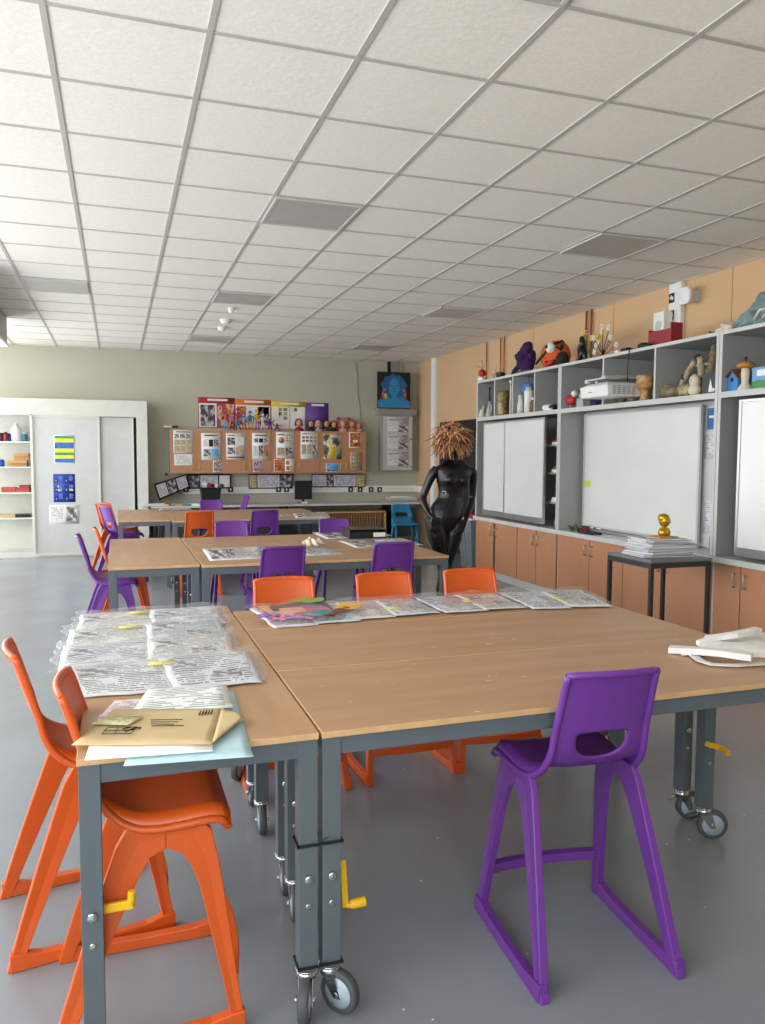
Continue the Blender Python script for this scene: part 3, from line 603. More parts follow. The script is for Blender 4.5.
stack_box(19, 29, 1.012, .045, mat('red_card_dark', 'a03c3c', .6), 'smaller red box on top of the right-hand red box in the cupboard', 'flat_box', 'box')
stack_box(-2, 14, .58, .05, KRAFT, 'brown folder of papers on the lowest cupboard shelf', 'paper_folder', 'folder'); stack_box(14.5, 29, .58, .045, BLACK, 'black folder with white pages on the lowest cupboard shelf', 'paper_folder', 'folder', lid=BLACK)
wb_ = shelf_px(23, .58); 

# ------------------------------------------------------------------ wall cabinets on the back wall
WY = 12.6
cx0, cx1 = at_y(170, 450, WY).x, at_y(366, 450, WY).x; cz0, cz1 = 1.225, 1.915; wd = (cx1-cx0)/4
for k, l in enumerate(('leftmost orange-brown wall cabinet above the black basket', 'second wall cabinet from the left on the back wall', 'third wall cabinet from the left, above the black monitor', 'rightmost wall cabinet with the yellow and black poster')):
    t = thing('wall_cabinet', l, 'cabinet', (cx0+wd*(k+.5), WY, cz0)); H = cz1-cz0; a = wd/2-.001
    MB().bx(-a, .02, 0, -a+.016, .349, H).bx(a-.016, .02, 0, a, .349, H).bx(-a+.016, .02, 0, a-.016, .349, .016).bx(-a+.016, .02, H-.016, a-.016, .349, H).bx(-a+.016, .34, .016, a-.016, .349, H-.016).build('body', GREYE, t)
    for s in (-1, 1):
        d = MB().bx(min(0, s*(a-.002))+.0015, 0, .002, max(0, s*(a-.002))-.0015, .018, H-.002).build('door', ORC, t, bevel=.001)
        MB().tube([(s*.05, 0, .06), (s*.05, -.025, .065), (s*.05, -.025, .155), (s*.05, 0, .16)], .006, 8).build('handle', EDGEW, d)
PY = WY-.0035
def grid_blocks(rows, cols, box, mis, gap=.02):
    out = []; x0, y0, x1, y1 = box; w_, h = (x1-x0)/cols, (y1-y0)/rows; k = 0
    for r in range(rows):
        for c in range(cols): out.append((x0+c*w_+gap, y0+r*h+gap, x0+(c+1)*w_-gap, y0+(r+1)*h-gap, mis[k % len(mis)])); k += 1
    return out
PM = [PAPERW, INK, GREYPIC, CLR[2], PTXT, CLR[6], CLR[3], CLR[0], CLR[1], CLR[5]]
HEAD = (.15, .90, .85, .94, 1)
S = [((173, 430, 193, 453), 'tall white print with tan sketches, first sheet from the left on the wall cabinets', [HEAD]+grid_blocks(1, 3, (.05, .62, .9, .85), [2, 5])+grid_blocks(2, 3, (.05, .05, .95, .6), [6, 6, 6], .01)),
     ((174, 454, 193, 465.5), 'small text sheet taped below the tan sketch print on the first cabinet', [(.05, .05, .95, .95, 4)]),
     ((201, 433, 221, 460), 'white sheet with four photo blocks, second sheet from the left on the wall cabinets', [HEAD]+grid_blocks(1, 3, (.1, .48, .9, .78), [4, 1, 5])+grid_blocks(1, 2, (.1, .12, .9, .42), [2, 9])),
     ((226, 433, 245, 459.5), 'third sheet from the left on the wall cabinets with round dark drawing', [(.1, .9, .5, .93, 1)]+grid_blocks(1, 2, (.05, .52, .95, .85), [5, 4])+grid_blocks(1, 2, (.05, .18, .95, .48), [2, 6])+[(.05, .06, .95, .1, 1)]),
     ((252, 433, 270, 459.5), 'fourth sheet from the left on the wall cabinets with red picture at lower right', [HEAD]+grid_blocks(1, 3, (.1, .62, .9, .82), [5, 1, 2])+grid_blocks(1, 3, (.05, .1, .95, .55), [4, 5, 3])),
     ((276, 432, 294, 458), 'sheet with a colour wheel, fifth from the left on the wall cabinets', [(.1, .88, .5, .92, 1)]+grid_blocks(3, 3, (.55, .62, .95, .92), [3, 2, 8])+grid_blocks(1, 2, (.05, .08, .95, .42), [6, 5])),
     ((300.5, 431.5, 318, 459), 'white sheet with two rows of small pictures, right of the colour wheel sheet', [(.1, .9, .5, .93, 1)]+grid_blocks(2, 4, (.05, .6, .95, .85), [3, 5, 2, 6])+grid_blocks(1, 3, (.05, .16, .95, .55), [6, 6, 2])),
     ((323.5, 434, 341.5, 459), 'yellow, black and grey poster on the rightmost wall cabinet', [(.0, .0, 1, 1, 0)]),
     ((349, 432, 361.5, 448), 'small red and white print at the top right of the wall cabinets', [(.08, .06, .92, .94, 3), (.3, .35, .7, .5, 0)]),
     ((213, 460.5, 222.5, 472), 'tiny yellow portrait card low on the second cabinet door from the left', [(.08, .06, .92, .94, 8), (.35, .3, .65, .8, 5)]),
     ((253, 460.5, 263, 472), 'small red and yellow card below the fourth sheet on the wall cabinets', [(.05, .05, .95, .95, 8)]),
     ((274, 459, 283.5, 471.5), 'small red patterned card below the colour wheel sheet', [(.05, .05, .95, .95, 3)]),
     ((285, 459, 294.5, 471.5), 'small white card with coloured spots right of the red patterned card', [(.1, .55, .45, .85, 3)]+grid_blocks(1, 2, (.1, .1, .9, .45), [3, 6])),
     ((326, 463.5, 339, 472), 'small blue landscape card below the yellow and black poster', [(.04, .05, .96, .3, 5), (.04, .3, .96, .95, 9)]),
     ((350, 452, 362, 470.5), 'tan print with dark spots at the lower right of the wall cabinets', grid_blocks(4, 4, (.1, .05, .9, .95), [5], .05))]
for k, (b, l, blk) in enumerate(S):
    base = dict(zip((7, 14), (CLR[4], mat('tan_paper', 'b9a27c', .7)))).get(k, PAPERW)
    o = wall_sheet('paper_sheet', l, 'poster', *b, PY, [base]+PM[1:], [x for x in blk if x != (.0, .0, 1, 1, 0)])
def disc_on(px, py, Y, r, cols, label_mat): pass
cw = at_y(281.3, 440.2, PY-.004); m = MB()
WC = ['e8442c', 'f08a24', 'f4d62c', '5aae48', '2f7fb8', '6a3f98']
for k in range(6):
    m.mi = k; a0, a1 = k*PI/3, (k+1)*PI/3
    m.prism([(0, 0)]+[(math.cos(a0+(a1-a0)*q/4)*.05, math.sin(a0+(a1-a0)*q/4)*.05) for q in range(5)], .0008, lambda x, y, z: (cw.x+x, cw.y-z, cw.z+y))
cwl = m.build('colour_wheel', [mat('wheel_%s' % c, c, .6) for c in WC]); cwo = [o for o in bpy.data.objects if o.get('label', '').startswith('sheet with a colour wheel')][0]; cwl.parent = cwo
# long banner of posters above the cabinets
def banner(x0, x1, y0, y1, col, label, blocks, mats):
    wall_sheet('display_poster', label, 'poster', x0, y0, x1, y1, BY-.004, [mat('banner_%s' % col, col, .6)]+mats, [(.25, .885, .8, .955, 1)]+blocks)
banner(198, 235, 397, 428, 'b02f33', 'red headed display poster with a dark portrait, left end of the row above the cabinets', [(.02, .02, .5, .8, 1), (.06, .05, .46, .75, 2), (.52, .02, .98, .8, 3)], [PAPERW, CLR[6], CLR[0]])
banner(235.2, 271, 399, 428.5, 'd9742e', 'orange headed display poster of standing figures above the cabinets', [(.02, .02, .98, .8, 1), (.05, .1, .3, .75, 2), (.33, .1, .6, .75, 3), (.63, .1, .95, .75, 4)], [PAPERW, CLR[2], CLR[6], CLR[1]])
banner(271.2, 305.5, 401, 429.5, 'e0c23c', 'yellow headed display poster with dark thumbnails above the cabinets', [(.02, .02, .52, .8, 1), (.55, .02, .98, .8, 1)]+grid_blocks(3, 3, (.06, .32, .48, .78), [2, 3], .015)+grid_blocks(2, 2, (.58, .45, .96, .78), [2], .02)+[(.58, .05, .95, .4, 4)], [PAPERW, CLR[6], CLR[3], PTXT2])
banner(305.7, 328.5, 402.5, 431, '6a4596', 'purple display poster at the right end of the row above the cabinets', [], [PAPERW])
# notice strips under the cabinets
NB = mat('brown_frame', '4a3430', .6)
wall_sheet('notice_strip', 'grey framed notice strip directly under the left wall cabinets, behind the basket', 'notice', 187, 474, 231, 488.5, BY-.066, [mat('strip_black', '2e2d30', .6), LAV, PAPERW, CLR[6]], [(.04, .1, .28, .9, 3), (.3, .1, .7, .9, 1), (.73, .1, .97, .9, 2), (.8, .35, .88, .6, 3)])
wall_sheet('notice_strip', 'brown bordered notice strip left of the black monitor', 'notice', 248.5, 474, 292.5, 488.5, BY-.066, [NB, LAV, CLR[3], CLR[6]], [(.02, .08, .18, .92, 2), (.2, .08, .7, .92, 1), (.72, .08, .98, .92, 3)])
wall_sheet('notice_strip', 'notice strip right of the black monitor with a tan photo at its right end', 'notice', 311.5, 474, 365, 487, BY-.066, [mat('strip_grey', '55504f', .6), LAV, CLR[6], CLR[3]], [(.02, .1, .27, .92, 1), (.28, .05, .4, .95, 2), (.41, .08, .82, .92, 1), (.83, .05, .99, .95, 3)])
a = at_y(153.5, 484, 12.55); b = at_y(186, 474, 12.75); c = at_y(190, 487, 12.75); d = at_y(159, 500.5, 12.55)
tag(sheet('folding_board', [d, c, b, a], [mat('strip_black', '2e2d30', .6), LAV, CLR[6], CLR[3]], .006, 0, [(.05, .12, .33, .88, 1), (.36, .1, .62, .9, 2), (.66, .1, .96, .9, 1)], (1, 1)), 'tilted dark framed photo strip leaning on the desk at the left', 'display board')
# sockets
def socket(px, py, label):
    p = at_y(px, py, BY-.062); t = thing('wall_socket', label, 'socket', p, 0, 'black sockets along the trunking')
    MB().bx(-.042, -.01, -.042, .042, -.0005, .042).build('plate', BLACK, t, bevel=.003); MB().bx(-.012, -.014, -.02, .012, -.0102, .02).build('rocker', WPL, t)
for px, l in ((186, 'black socket under the tilted photo strip'), (230.5, 'black socket just right of the basket'), (278.5, 'black socket left of the monitor, first of two'), (286.5, 'black socket left of the monitor, nearest to it'), (350.5, 'double black socket group right of the monitor, first'), (360, 'black socket second in the run right of the monitor'),
              (371, 'black socket third in the run right of the monitor'), (379.5, 'black socket at the right end of the trunking')): socket(px, 489.5, l)
p = at_y(166.5, 474.5, BY); t = tag(MB().bx(p.x-.025, BY-.012, p.z-.025, p.x+.025, BY-.0005, p.z+.025).build('wall_switch', mat('dark_grey_plastic', '55585c', .5), bevel=.003), 'small dark grey switch on the green wall left of the cabinets', 'switch')
# bracket above left cabinet
a = at_y(164, 426.5, 12.7); b = at_y(177.5, 426.5, 12.7); t = thing('wall_sensor', 'small white and black device at the top left corner of the wall cabinets', 'sensor', (a.x, 12.7, a.z))
MB().bx(0, 0, -.015, .12, .25, .015).build('arm', WPL, t, bevel=.004); MB().bx(.121, -.01, -.018, .215, .05, .016).build('head', BLACK, t, bevel=.004)
# hanging cable
m = MB(); pts = []
for px, py in ((356, 362), (357.5, 380), (358, 395), (360, 407), (361.5, 425), (362, 432)): pts.append(at_y(px, py, BY-.008))
tag(m.tube(pts, .005, 6).build('wall_cable', mat('grey_cable', '8a8a80', .6)), 'thin grey cable hanging down the green wall right of the posters', 'cable')
# desk along the back
t = thing('back_desk', 'long pale worktop along the back wall with black and wooden fronts below', 'desk', (0, 12.3, 0))
MB().bx(.47, 0, .70, 5.02, .64, .73).build('worktop', WORK, t, bevel=.003)
for x in (.5, 1.5, 2.55, 4.35): MB().bx(x, .03, 0, x+.03, .6, .70).build('leg_panel', DSTEEL, t)
MB().bx(.54, .6, .1, 5.0, .62, .6).build('back_panel', mat('kick_dark', '6a6c6c', .6), t)
m = MB().bx(3.08, .0, .01, 3.10, .55, .60).bx(4.18, .0, .01, 4.20, .55, .60).bx(3.10, 0, .58, 4.18, .55, .60).bx(3.10, 0, .01, 4.18, .55, .03).bx(3.10, .53, .03, 4.18, .545, .58)
p = thing('drying_rack', 'wooden rack with many upright dividers under the back desk', 'rack', (0, 12.2, 0)); m.build('case', EDGEW, p)
m = MB(); 
for k in range(22): m.bx(3.145+k*.046, .02, .03, 3.153+k*.046, .5, .58)
m.build('divider_set', EDGEW, p)
MB().bx(3.10, .51, .03, 4.18, .529, .58).build('rack_back', DBR, p)
# monitor
p = at_y(303.5, 500, 12.6); t = thing('computer_monitor', 'black monitor standing on the back desk under the wall cabinets', 'monitor', (p.x, 12.6, .731))
MB().bx(-.145, 0, .06, .145, .03, .37).bx(-.10, .03, .1, .10, .06, .3).build('screen', BLACK, t, bevel=.005)
MB().bx(-.02, .03, .01, .02, .05, .12).lathe([(.09, 0), (.09, .008), (.02, .014)], (0, .03, 0), 20).build('stand', BLACK, t); MB().bx(-.05, -.08, .0, .05, -.02, .025).build('cable_block', WPL, t)
# black basket with papers
p = at_y(210.5, 500, 12.45); t = thing('black_basket', 'black plastic basket of papers on the back desk', 'basket', (p.x, 12.45, .731))
m = MB()
def bask(z, w_, d): return [(-w_, -d, z), (w_, -d, z), (w_, d, z), (-w_, d, z)]
m.rings([bask(0, .12, .1), bask(.26, .155, .13), bask(.27, .175, .145), bask(.28, .175, .145), bask(.28, .15, .122), bask(.02, .112, .092)], True, False).build('basket_body', BLACK, t)
MB().bx(-.19, -.15, .265, -.165, .15, .33).bx(.165, -.15, .265, .19, .15, .33).build('grip', BLACK, t)
for k, (dx, mt, h, l) in enumerate(((-.11, PAPERW, .36, 'white paper roll standing in the left of the black basket'), (-.02, RED, .35, 'red pad sticking out of the black basket'), (.04, DBR, .34, 'black book sticking out of the middle of the basket'), (.1, PAPERW, .34, 'white pad at the right inside the black basket'))):
    b = MB().bx(-.03, -.015, 0, .03, .015, h-.03).build('pad', mt, None, (p.x+dx*.85, 12.45+.01*k-.02, .755), .1*k-.1, bevel=.003); tag(b, l, 'paper pad')
for px, l, mt, ww, rz in ((156, 'heap of pinkish papers at the left end of the back desk', PG[0], .2, .2), (170, 'sheets with a reddish print on the back desk beside the heap', CLR[2], .17, -.2), (184, 'grey-green sheets on the back desk left of the basket', collage('sea_print', ['3f5560', '6d8a92', 'b9c3c4', '2b3a40'], 2.52, 9), .24, .15), (193, 'pink and grey leaflets next to the basket', PG[2], .13, -.3)):
    p = at_y(px, 503, 12.42); cc, ss = math.cos(rz)*ww, math.sin(rz)*ww
    tag(sheet('loose_papers', [(p.x-cc, p.y-ss-.09, .732), (p.x+cc, p.y+ss-.11, .732), (p.x+cc-ss*.5, p.y+ss+.16, .732), (p.x-cc-ss*.5, p.y-ss+.18, .732)], [mt], .02, .03, (), (6, 6), seed=px), l, 'papers')
# paper trays on desk right
a = at_y(388, 500, 12.5); t = thing('paper_tray', 'grey stacked paper tray on the right of the back desk', 'tray', (a.x+.25, 12.55, .731))
MB().bx(-.24, -.15, 0, .24, .18, .035).build('lower_tray', GREYC, t, bevel=.004); MB().bx(-.22, -.13, .036, .24, .17, .075).build('upper_tray', GREYE, t, bevel=.004)
tag(sheet('loose_papers', [(a.x+.08, 12.45, .807), (a.x+.42, 12.43, .807), (a.x+.40, 12.68, .807), (a.x+.1, 12.69, .807)], [PAPERW], .012, .012, (), (6, 6), seed=3), 'white papers lying on top of the grey paper tray', 'papers')
# notice case with hood, painting
NY = 12.78; a = at_y(381, 415, NY); b = at_y(412.5, 471, NY)
t = thing('notice_case', 'grey metal wall cabinet with a hood and three notices, right corner of the back wall', 'cabinet', ((a.x+b.x)/2, NY, b.z)); W2 = (b.x-a.x)/2; H = a.z-b.z
MB().bx(-W2, .0, 0, W2, BY-NY-.001, H).build('body', GREYC, t, bevel=.004); MB().bx(-W2+.04, -.012, .02, W2-.01, 0, H-.02).build('door', GREYE, t, bevel=.003)
MB().bx(-W2-.06, -.05, H, W2+.05, BY-NY-.001, H+.11).build('hood', mat('hood_grey', '8f8f89', .5), t, bevel=.004)
for z in (.07, .55): MB().lathe([(.012, -.013), (.012, -.022), (.004, -.023)], (W2-.035, 0, z), 10, 'y').build('lock', BLACK, t)
for k, l in enumerate(('top sheet of three in the grey wall case', 'middle sheet of three in the grey wall case', 'bottom sheet of three in the grey wall case')):
    wall_sheet('case_notice', l, 'notice', 387, 417+17*k, 408.5, 433+17*k, NY-.0135, [LAV, PTXT2, GREYPIC, INK], [(.05, .1, .5, .9, 1), (.52, .06, .98, .5, 2), (.06, .8, .5, .85, 3)])
p0 = at_y(378, 372, 12.7); p1 = at_y(410.5, 407, 12.7); zb = t.location.z+H+.112; PW = (p1.x-p0.x)/2; PH = .62
t = thing('canvas_painting', 'blue painting of a woman with curly hair and fruit earrings, leaning above the wall case', 'painting', ((p0.x+p1.x)/2, 12.72, zb))
MB().bx(-PW, 0, 0, PW, .03, PH).build('canvas', [DBR and mat('canvas_black', '101417', .6)], t, bevel=.002)
def blob(pts, mt, dy, nm):
    MB().prism(pts, .002, lambda x, y, z: (x*PW, -dy-z, y*PH)).build(nm, mt, t)
BL1, BL2, BL3 = mat('portrait_blue', '2f86b8', .6, var=.1, vscale=12), mat('portrait_blue_dark', '1c5f92', .6, var=.1), mat('portrait_blue_light', '4d9cc8', .6)
hair = [(math.cos(q)*(.78+.06*math.sin(q*9)), .60+math.sin(q)*(.33+.03*math.cos(q*11))) for q in [2*PI*i/48 for i in range(48)]]
blob([(-.98, .02), (.98, .02), (.98, .18), (.55, .34), (.2, .42), (-.2, .42), (-.6, .34), (-.98, .2)], BL1, .001, 'shoulders'); blob(hair, BL2, .003, 'hair')
blob([(math.cos(q)*.34, .57+math.sin(q)*.24-.02*math.cos(2*q)) for q in [2*PI*i/28 for i in range(28)]], BL1, .005, 'face'); blob([(-.16, .22), (.16, .22), (.14, .4), (-.14, .4)], BL1, .0045, 'neck')
for s in (-1, 1):
    blob([(s*.16+.1*math.cos(q), .62+.018*math.sin(q)) for q in [2*PI*i/12 for i in range(12)]], BL2, .0075, 'eye')
    for (x, y, r, c) in ((.6, .50, .07, '9a5fa8'), (.68, .38, .08, 'd9574a'), (.52, .34, .09, 'e5a92c' if s < 0 else '2f7a58'), (.74, .28, .07, '7a3a3a')):
        blob([(s*x+r*math.cos(q), y+r*.8*math.sin(q)) for q in [2*PI*i/12 for i in range(12)]], mat('paint_%s' % c, c, .6), .006, 'earring_fruit')
blob([(-.05, .52), (.05, .52), (.03, .6), (-.03, .6)], BL2, .0077, 'nose'); blob([(.1*math.cos(q), .47+.015*math.sin(q)) for q in [2*PI*i/12 for i in range(12)]], BL2, .0077, 'mouth')
for px, r, l, mt in ((389, .03, 'thick black pipe rising from the blue painting to the ceiling', BLACK), (397.5, .018, 'thin grey pipe beside the thick black one above the painting', GREYC), (402, .012, 'thinnest grey pipe above the painting, rightmost', GREYC)):
    p = at_y(px, 368, 12.88); tag(MB().tube([(p.x, 12.88, t.location.z-.0), (p.x, 12.88, CZ-.008)], r, 12).build('ceiling_pipe', mt), l, 'pipe')
# clay heads on the cabinets
def head(px, s, hair, face, body, label):
    p = at_y(px, 428, 12.72); t = thing('clay_bust', label, 'figurine', (p.x, 12.72, cz1+.001))
    MB().lathe([(.07*s, 0), (.075*s, .02*s), (.05*s, .05*s), (.022*s, .06*s), (.022*s, .075*s)], n=14, sy=.8).build('shoulders', body, t)
    MB().ball((0, -.005*s, .12*s), (.046*s, .046*s, .055*s)).ball((0, -.05*s, .115*s), (.008*s, .01*s, .01*s), 8, 5).build('face', face, t)
    if hair: MB().ball((0, .018*s, .135*s), (.058*s, .05*s, .056*s), 12, 7).ball((-.045*s, .015*s, .105*s), (.02*s, .03*s, .04*s), 8, 5).ball((.045*s, .015*s, .105*s), (.02*s, .03*s, .04*s), 8, 5).build('hair', hair, t)
head(299, 1.1, mat('hair_red', '6a2d25', .7), SKIN, DRED, 'clay bust with red-brown hair, leftmost of the row on the wall cabinets'); head(311, 1.0, DBR, SKIN, BLACK, 'clay bust with black hair and dark shoulders, second of the row')
head(318.5, .95, CREAM, SKIN, GREYC, 'pale grey clay bust with light hair, third of the row'); head(326.5, 1.0, mat('hair_dark', '30201c', .7), SKIN, mat('plum', '4a3040', .6), 'clay bust with dark hair, just right of the pale grey one')
head(334, .95, BLACK, SKIN, BLACK, 'small black-haired clay bust left of the pink framed picture'); head(343, 1.05, None, mat('pink_clay', 'd09a80', .6), mat('pink_clay', 'd09a80', .6), 'bald pink clay bust in front of the pink framed picture')
head(352, 1.05, mat('hair_brown', '8a5a3a', .7), SKIN, mat('ochre', 'b8803c', .6), 'clay bust with brown hair, second from the right'); head(359, .85, None, SKIN, mat('pink_clay', 'd09a80', .6), 'small clay bust at the right end of the row')
p = at_y(343, 423, 12.80); t = thing('decorated_frame', 'pink and yellow decorated arch picture behind the clay busts', 'picture', (p.x, 12.80, cz1+.001))
MB().bx(-.13, 0, 0, .13, .02, .24).build('panel', mat('dusty_pink', 'b98590', .6), t, bevel=.004)
m = MB(); m.tube([(.07*math.cos(q), -.008, .08+.09*math.sin(q)) for q in [PI*i/10 for i in range(11)]], .02, 8).build('arch', YEL, t); MB().ball((-.09, -.01, .22), .03).ball((.09, -.01, .22), .03).build('rosette', MAG, t)
# paper figures standing on the cabinets
cols = [LBLUE, RED, TEAL, ORF, YEL, PINK, GREYE, MAG, BLUE]
for k, px in enumerate((226, 232, 238, 244, 250, 257, 263, 270, 277)):
    p = at_y(px, 420, 12.66+.05*(k % 3)); h = (.34, .30, .38, .27, .33, .36, .28, .2, .13)[k]; c1, c2 = cols[k], cols[(k*2+3) % 9]; f = h/.34
    t = thing('paper_figure', ['light blue legged paper figure, leftmost in front of the red headed poster', 'red paper figure beside the leftmost one', 'tall teal paper figure with raised arms', 'orange paper figure among the row on the cabinets', 'yellow paper figure in the middle of the row', 'pink paper figure beneath the orange headed poster', 'pale grey paper figure right of the pink one', 'magenta small paper figure leaning right', 'tiny blue paper figure lying at the end near the first clay bust'][k], 'figurine', (p.x, p.y, cz1+.001), .3*math.sin(k*2))
    MB().tube([(-.03, 0, 0), (-.018, .01, .09*f), (0, 0, .17*f)], [.012, .012, .018], 8).tube([(.035, .0, 0), (.02, -.01, .09*f), (0, 0, .17*f)], [.012, .012, .018], 8).build('legs', c1, t)
    MB().tube([(0, 0, .15*f), (0, 0, .2*f), (0, 0, .26*f)], [.024, .028, .015], 10).ball((0, 0, .30*f), .028*f).build('torso', c2, t)
    MB().tube([(-.07, 0, (.2+.1*math.sin(k))*f), (-.04, -.01, .23*f), (0, 0, .245*f), (.045, -.01, .22*f), (.07, 0, (.22+.1*math.cos(k))*f)], .009, 8).build('arms', c2, t)
# blue classroom chair near the desk
t = thing('classroom_chair', 'turquoise blue plastic chair facing the camera in front of the back desk', 'chair', (4.13, 11.15, 0), PI*.97); s_ = .84
m = MB(); m.smooth = True
def shell2(u, v): q = shell_pt(2*u-1, v*PS[-1]); return Vector((q.x*1.12, q.y*1.05, q.z*s_+.0))
N = 12
for (u0, u1, v0, v1) in ((0, 1, 0, .24), (0, .2, .24, .36), (.8, 1, .24, .36), (0, 1, .36, 1)): m.surf(lambda u, v: shell2(u0+(u1-u0)*u, v0+(v1-v0)*v), 8, 6)
m.build('seat_shell', BLUEP, t, weld=True, solid=.008, off=0)
for sx in (-1, 1):
    for fr in (-1, 1): MB().tube([(sx*.15, .03+fr*.09, .475), (sx*.17, .03+fr*.14, .25), (sx*.205, .03+fr*.2, 0)], [.024, .02, .016], 10).build('leg', BLUEP, t)
# bin
p = at_z(461, 556, 0); p = Vector((4.62, 9.62, 0)); t = thing('recycling_bin', 'tall grey plastic bin in front of the dark doors beside the mannequin', 'bin', p)
def rr(w_, d, z): return [(-w_, -d, z), (w_, -d, z), (w_, d, z), (-w_, d, z)]
MB().rings([rr(.15, .17, 0), rr(.20, .22, .62), rr(.215, .235, .62), rr(.215, .235, .66), rr(.195, .215, .66), rr(.145, .165, .02)], True, False).build('bin_body', mat('bin_grey', '7d858a', .45), t, bevel=.006)
m = MB()
for y in (-.12, .0, .12): m.hexa([(-.155, y-.02, .05), (-.155, y+.02, .05), (-.15, y+.02, .05), (-.15, y-.02, .05), (-.2, y-.02, .5), (-.2, y+.02, .5), (-.19, y+.02, .5), (-.19, y-.02, .5)])
m.build('rib', mat('bin_grey', '7d858a', .45), t); MB().bx(-.16, -.18, .63, .16, .18, .672).build('white_liner', WPL, t)
tag(MB().bx(-.12, -.1, 0, .12, .1, .05).build('red_box', RED, None, (4.62, 9.62, .674), .3, bevel=.006), 'small red box lying on top of the grey bin', 'box')
# fixed pipes on tan wall
for px, r, l in ((486.5, .01, 'copper pipe on the tan wall above the first shelf cube, leftmost of four'), (500.5, .009, 'copper pipe on the tan wall, second from the left'), (504, .009, 'copper pipe on the tan wall, third from the left'), (585.5, .012, 'left copper pipe of the pair behind the flowers'), (590.5, .012, 'right copper pipe of the pair behind the flowers')):
    p = at_x(px, 360, RX-.03); tag(MB().tube([(RX-.03, p.y, 2.46), (RX-.03, p.y, CZ-.008)], r, 10).build('copper_pipe', COPPER), l, 'pipe')
# ------------------------------------------------------------------ things in and on the right hand shelving
SZ, TP = 1.999, 2.459
def sp(px, z, X, py=None): p = at_x(px, py or (385 if z < 2.2 else 350), X); return Vector((X, p.y, z))
def simple(name, label, cat, loc, parts, rz=0):
    t = thing(name, label, cat, loc, rz)
    for nm, m, mt in parts: m.build(nm, mt, t)
    return t
simple('clay_pot', 'small cream clay vessel in the first shelf cube', 'pot', sp(482.5, SZ, 4.40), [('pot_body', MB().lathe([(.035, 0), (.045, .03), (.025, .09), (.03, .1)], n=14), CREAM), ('spout', MB().tube([(0, -.03, .09), (0, -.045, .13), (0, -.02, .16)], [.012, .015, .006], 8).tube([(0, .03, .08), (0, .04, .12)], .012, 8), CREAM)])
simple('wire_sculpture', 'dark upright figure with a long neck in the first shelf cube', 'sculpture', sp(490, SZ, 4.42), [('figure_body', MB().lathe([(.05, 0), (.055, .03), (.03, .12), (.015, .2)], n=12), GREYC), ('neck', MB().tube([(0, 0, .19), (0, .005, .3), (0, 0, .37)], [.012, .009, .012], 8), BLACK), ('arm', MB().tube([(0, -.02, .16), (0, -.06, .12), (0, -.04, .05)], .008, 8), GREYE)])
simple('patterned_vase', 'tall patterned brown glass vase in the second shelf cube', 'vase', sp(503, SZ, 4.43), [('vase_body', MB().lathe([(.06, 0), (.065, .02), (.065, .28), (.06, .29)], n=18), mat('vase_pattern', '8a7a4a', .3, var=.6, vscale=28)), ('rim', MB().lathe([(.067, .28), (.067, .3), (.055, .3)], n=18), BROWN)])
simple('stick_figure', 'thin cream stick figure beside the patterned vase', 'sculpture', sp(511, SZ, 4.395), [('figure_body', MB().tube([(0, 0, 0), (0, .005, .12), (0, -.005, .26), (0, 0, .36)], [.016, .012, .014, .01], 8), CREAM), ('head', MB().ball((0, 0, .385), .024, 10, 6), CREAM)])
simple('glass_jar', 'small clear jar in the third shelf cube', 'jar', sp(521, SZ, 4.41), [('jar_body', MB().lathe([(.04, 0), (.042, .1), (.028, .14), (.028, .2)], n=16), MURKY), ('label_band', MB().lathe([(.0425, .02), (.0425, .05)], n=16).lathe([(.03, .2), (.03, .215), (.01, .216)], n=12), CREAM)])
simple('spray_bottle', 'white bottle with a brown side in the third shelf cube', 'bottle', sp(529, SZ, 4.42), [('bottle_body', MB().lathe([(.05, 0), (.052, .24), (.045, .26)], n=16), WPL), ('cap', MB().lathe([(.035, .26), (.035, .29), (.02, .295)], n=14), GREYE)])
simple('brown_bottle', 'short brown bottle touching the white one in the third shelf cube', 'bottle', sp(533.5, SZ, 4.40), [('bottle_body', MB().lathe([(.035, 0), (.037, .1), (.02, .14)], n=14), BROWN), ('cap', MB().lathe([(.021, .14), (.021, .165), (.01, .166)], n=12), WPL)])
p = sp(527, 2.24, 4.46, 385); m = MB(); m.ball((0, 0, 0), (.03, .12, .05)).ball((0, .03, .035), (.03, .055, .04)).ball((0, -.04, .03), (.03, .05, .035)).ball((0, .09, -.005), (.028, .05, .035)).ball((0, -.09, -.01), (.028, .045, .03))
t = thing('blue_cloud', 'blue cloud shape fixed at the back of the third shelf cube', 'ornament', (4.46, p.y, 2.28)); m.build('cloud', mat('cloud_blue', '4a7ab8', .8), t); MB().tube([(.02, 0, .07), (.02, 0, .149)], .002, 6).build('hanging_thread', BLACK, t)
simple('paper_roll', 'white roll with a black end lying in the fourth shelf cube', 'roll', sp(550, SZ, 4.41), [('roll', MB().tube([(0, .1, .035), (0, -.03, .035)], .034, 16), PAPERW), ('roll_end', MB().tube([(0, -.031, .033), (0, -.12, .033)], .030, 16), BLACK), ('tab', MB().bx(-.04, -.1, .0, -.02, .02, .02), WPL)])
simple('toy_bird', 'red and white bird ornament left of the projector in the fifth shelf cube', 'ornament', sp(571, SZ, 4.43), [('bird_body', MB().ball((0, 0, .09), (.04, .08, .055)), RED), ('head', MB().ball((0, -.07, .15), .035), WPL), ('tail', MB().tube([(0, .06, .08), (0, .14, .03)], [.025, .012], 8), DRED), ('bird_foot', MB().tube([(0, 0, 0), (0, 0, .05)], .012, 8), GREYC)])
m = MB(); 
for k in range(7): a = -1.1+k*.37; m.tube([(0, 0, .09), (0, .07*math.sin(a), .09+.07*math.cos(a))], [.02, .012], 8)
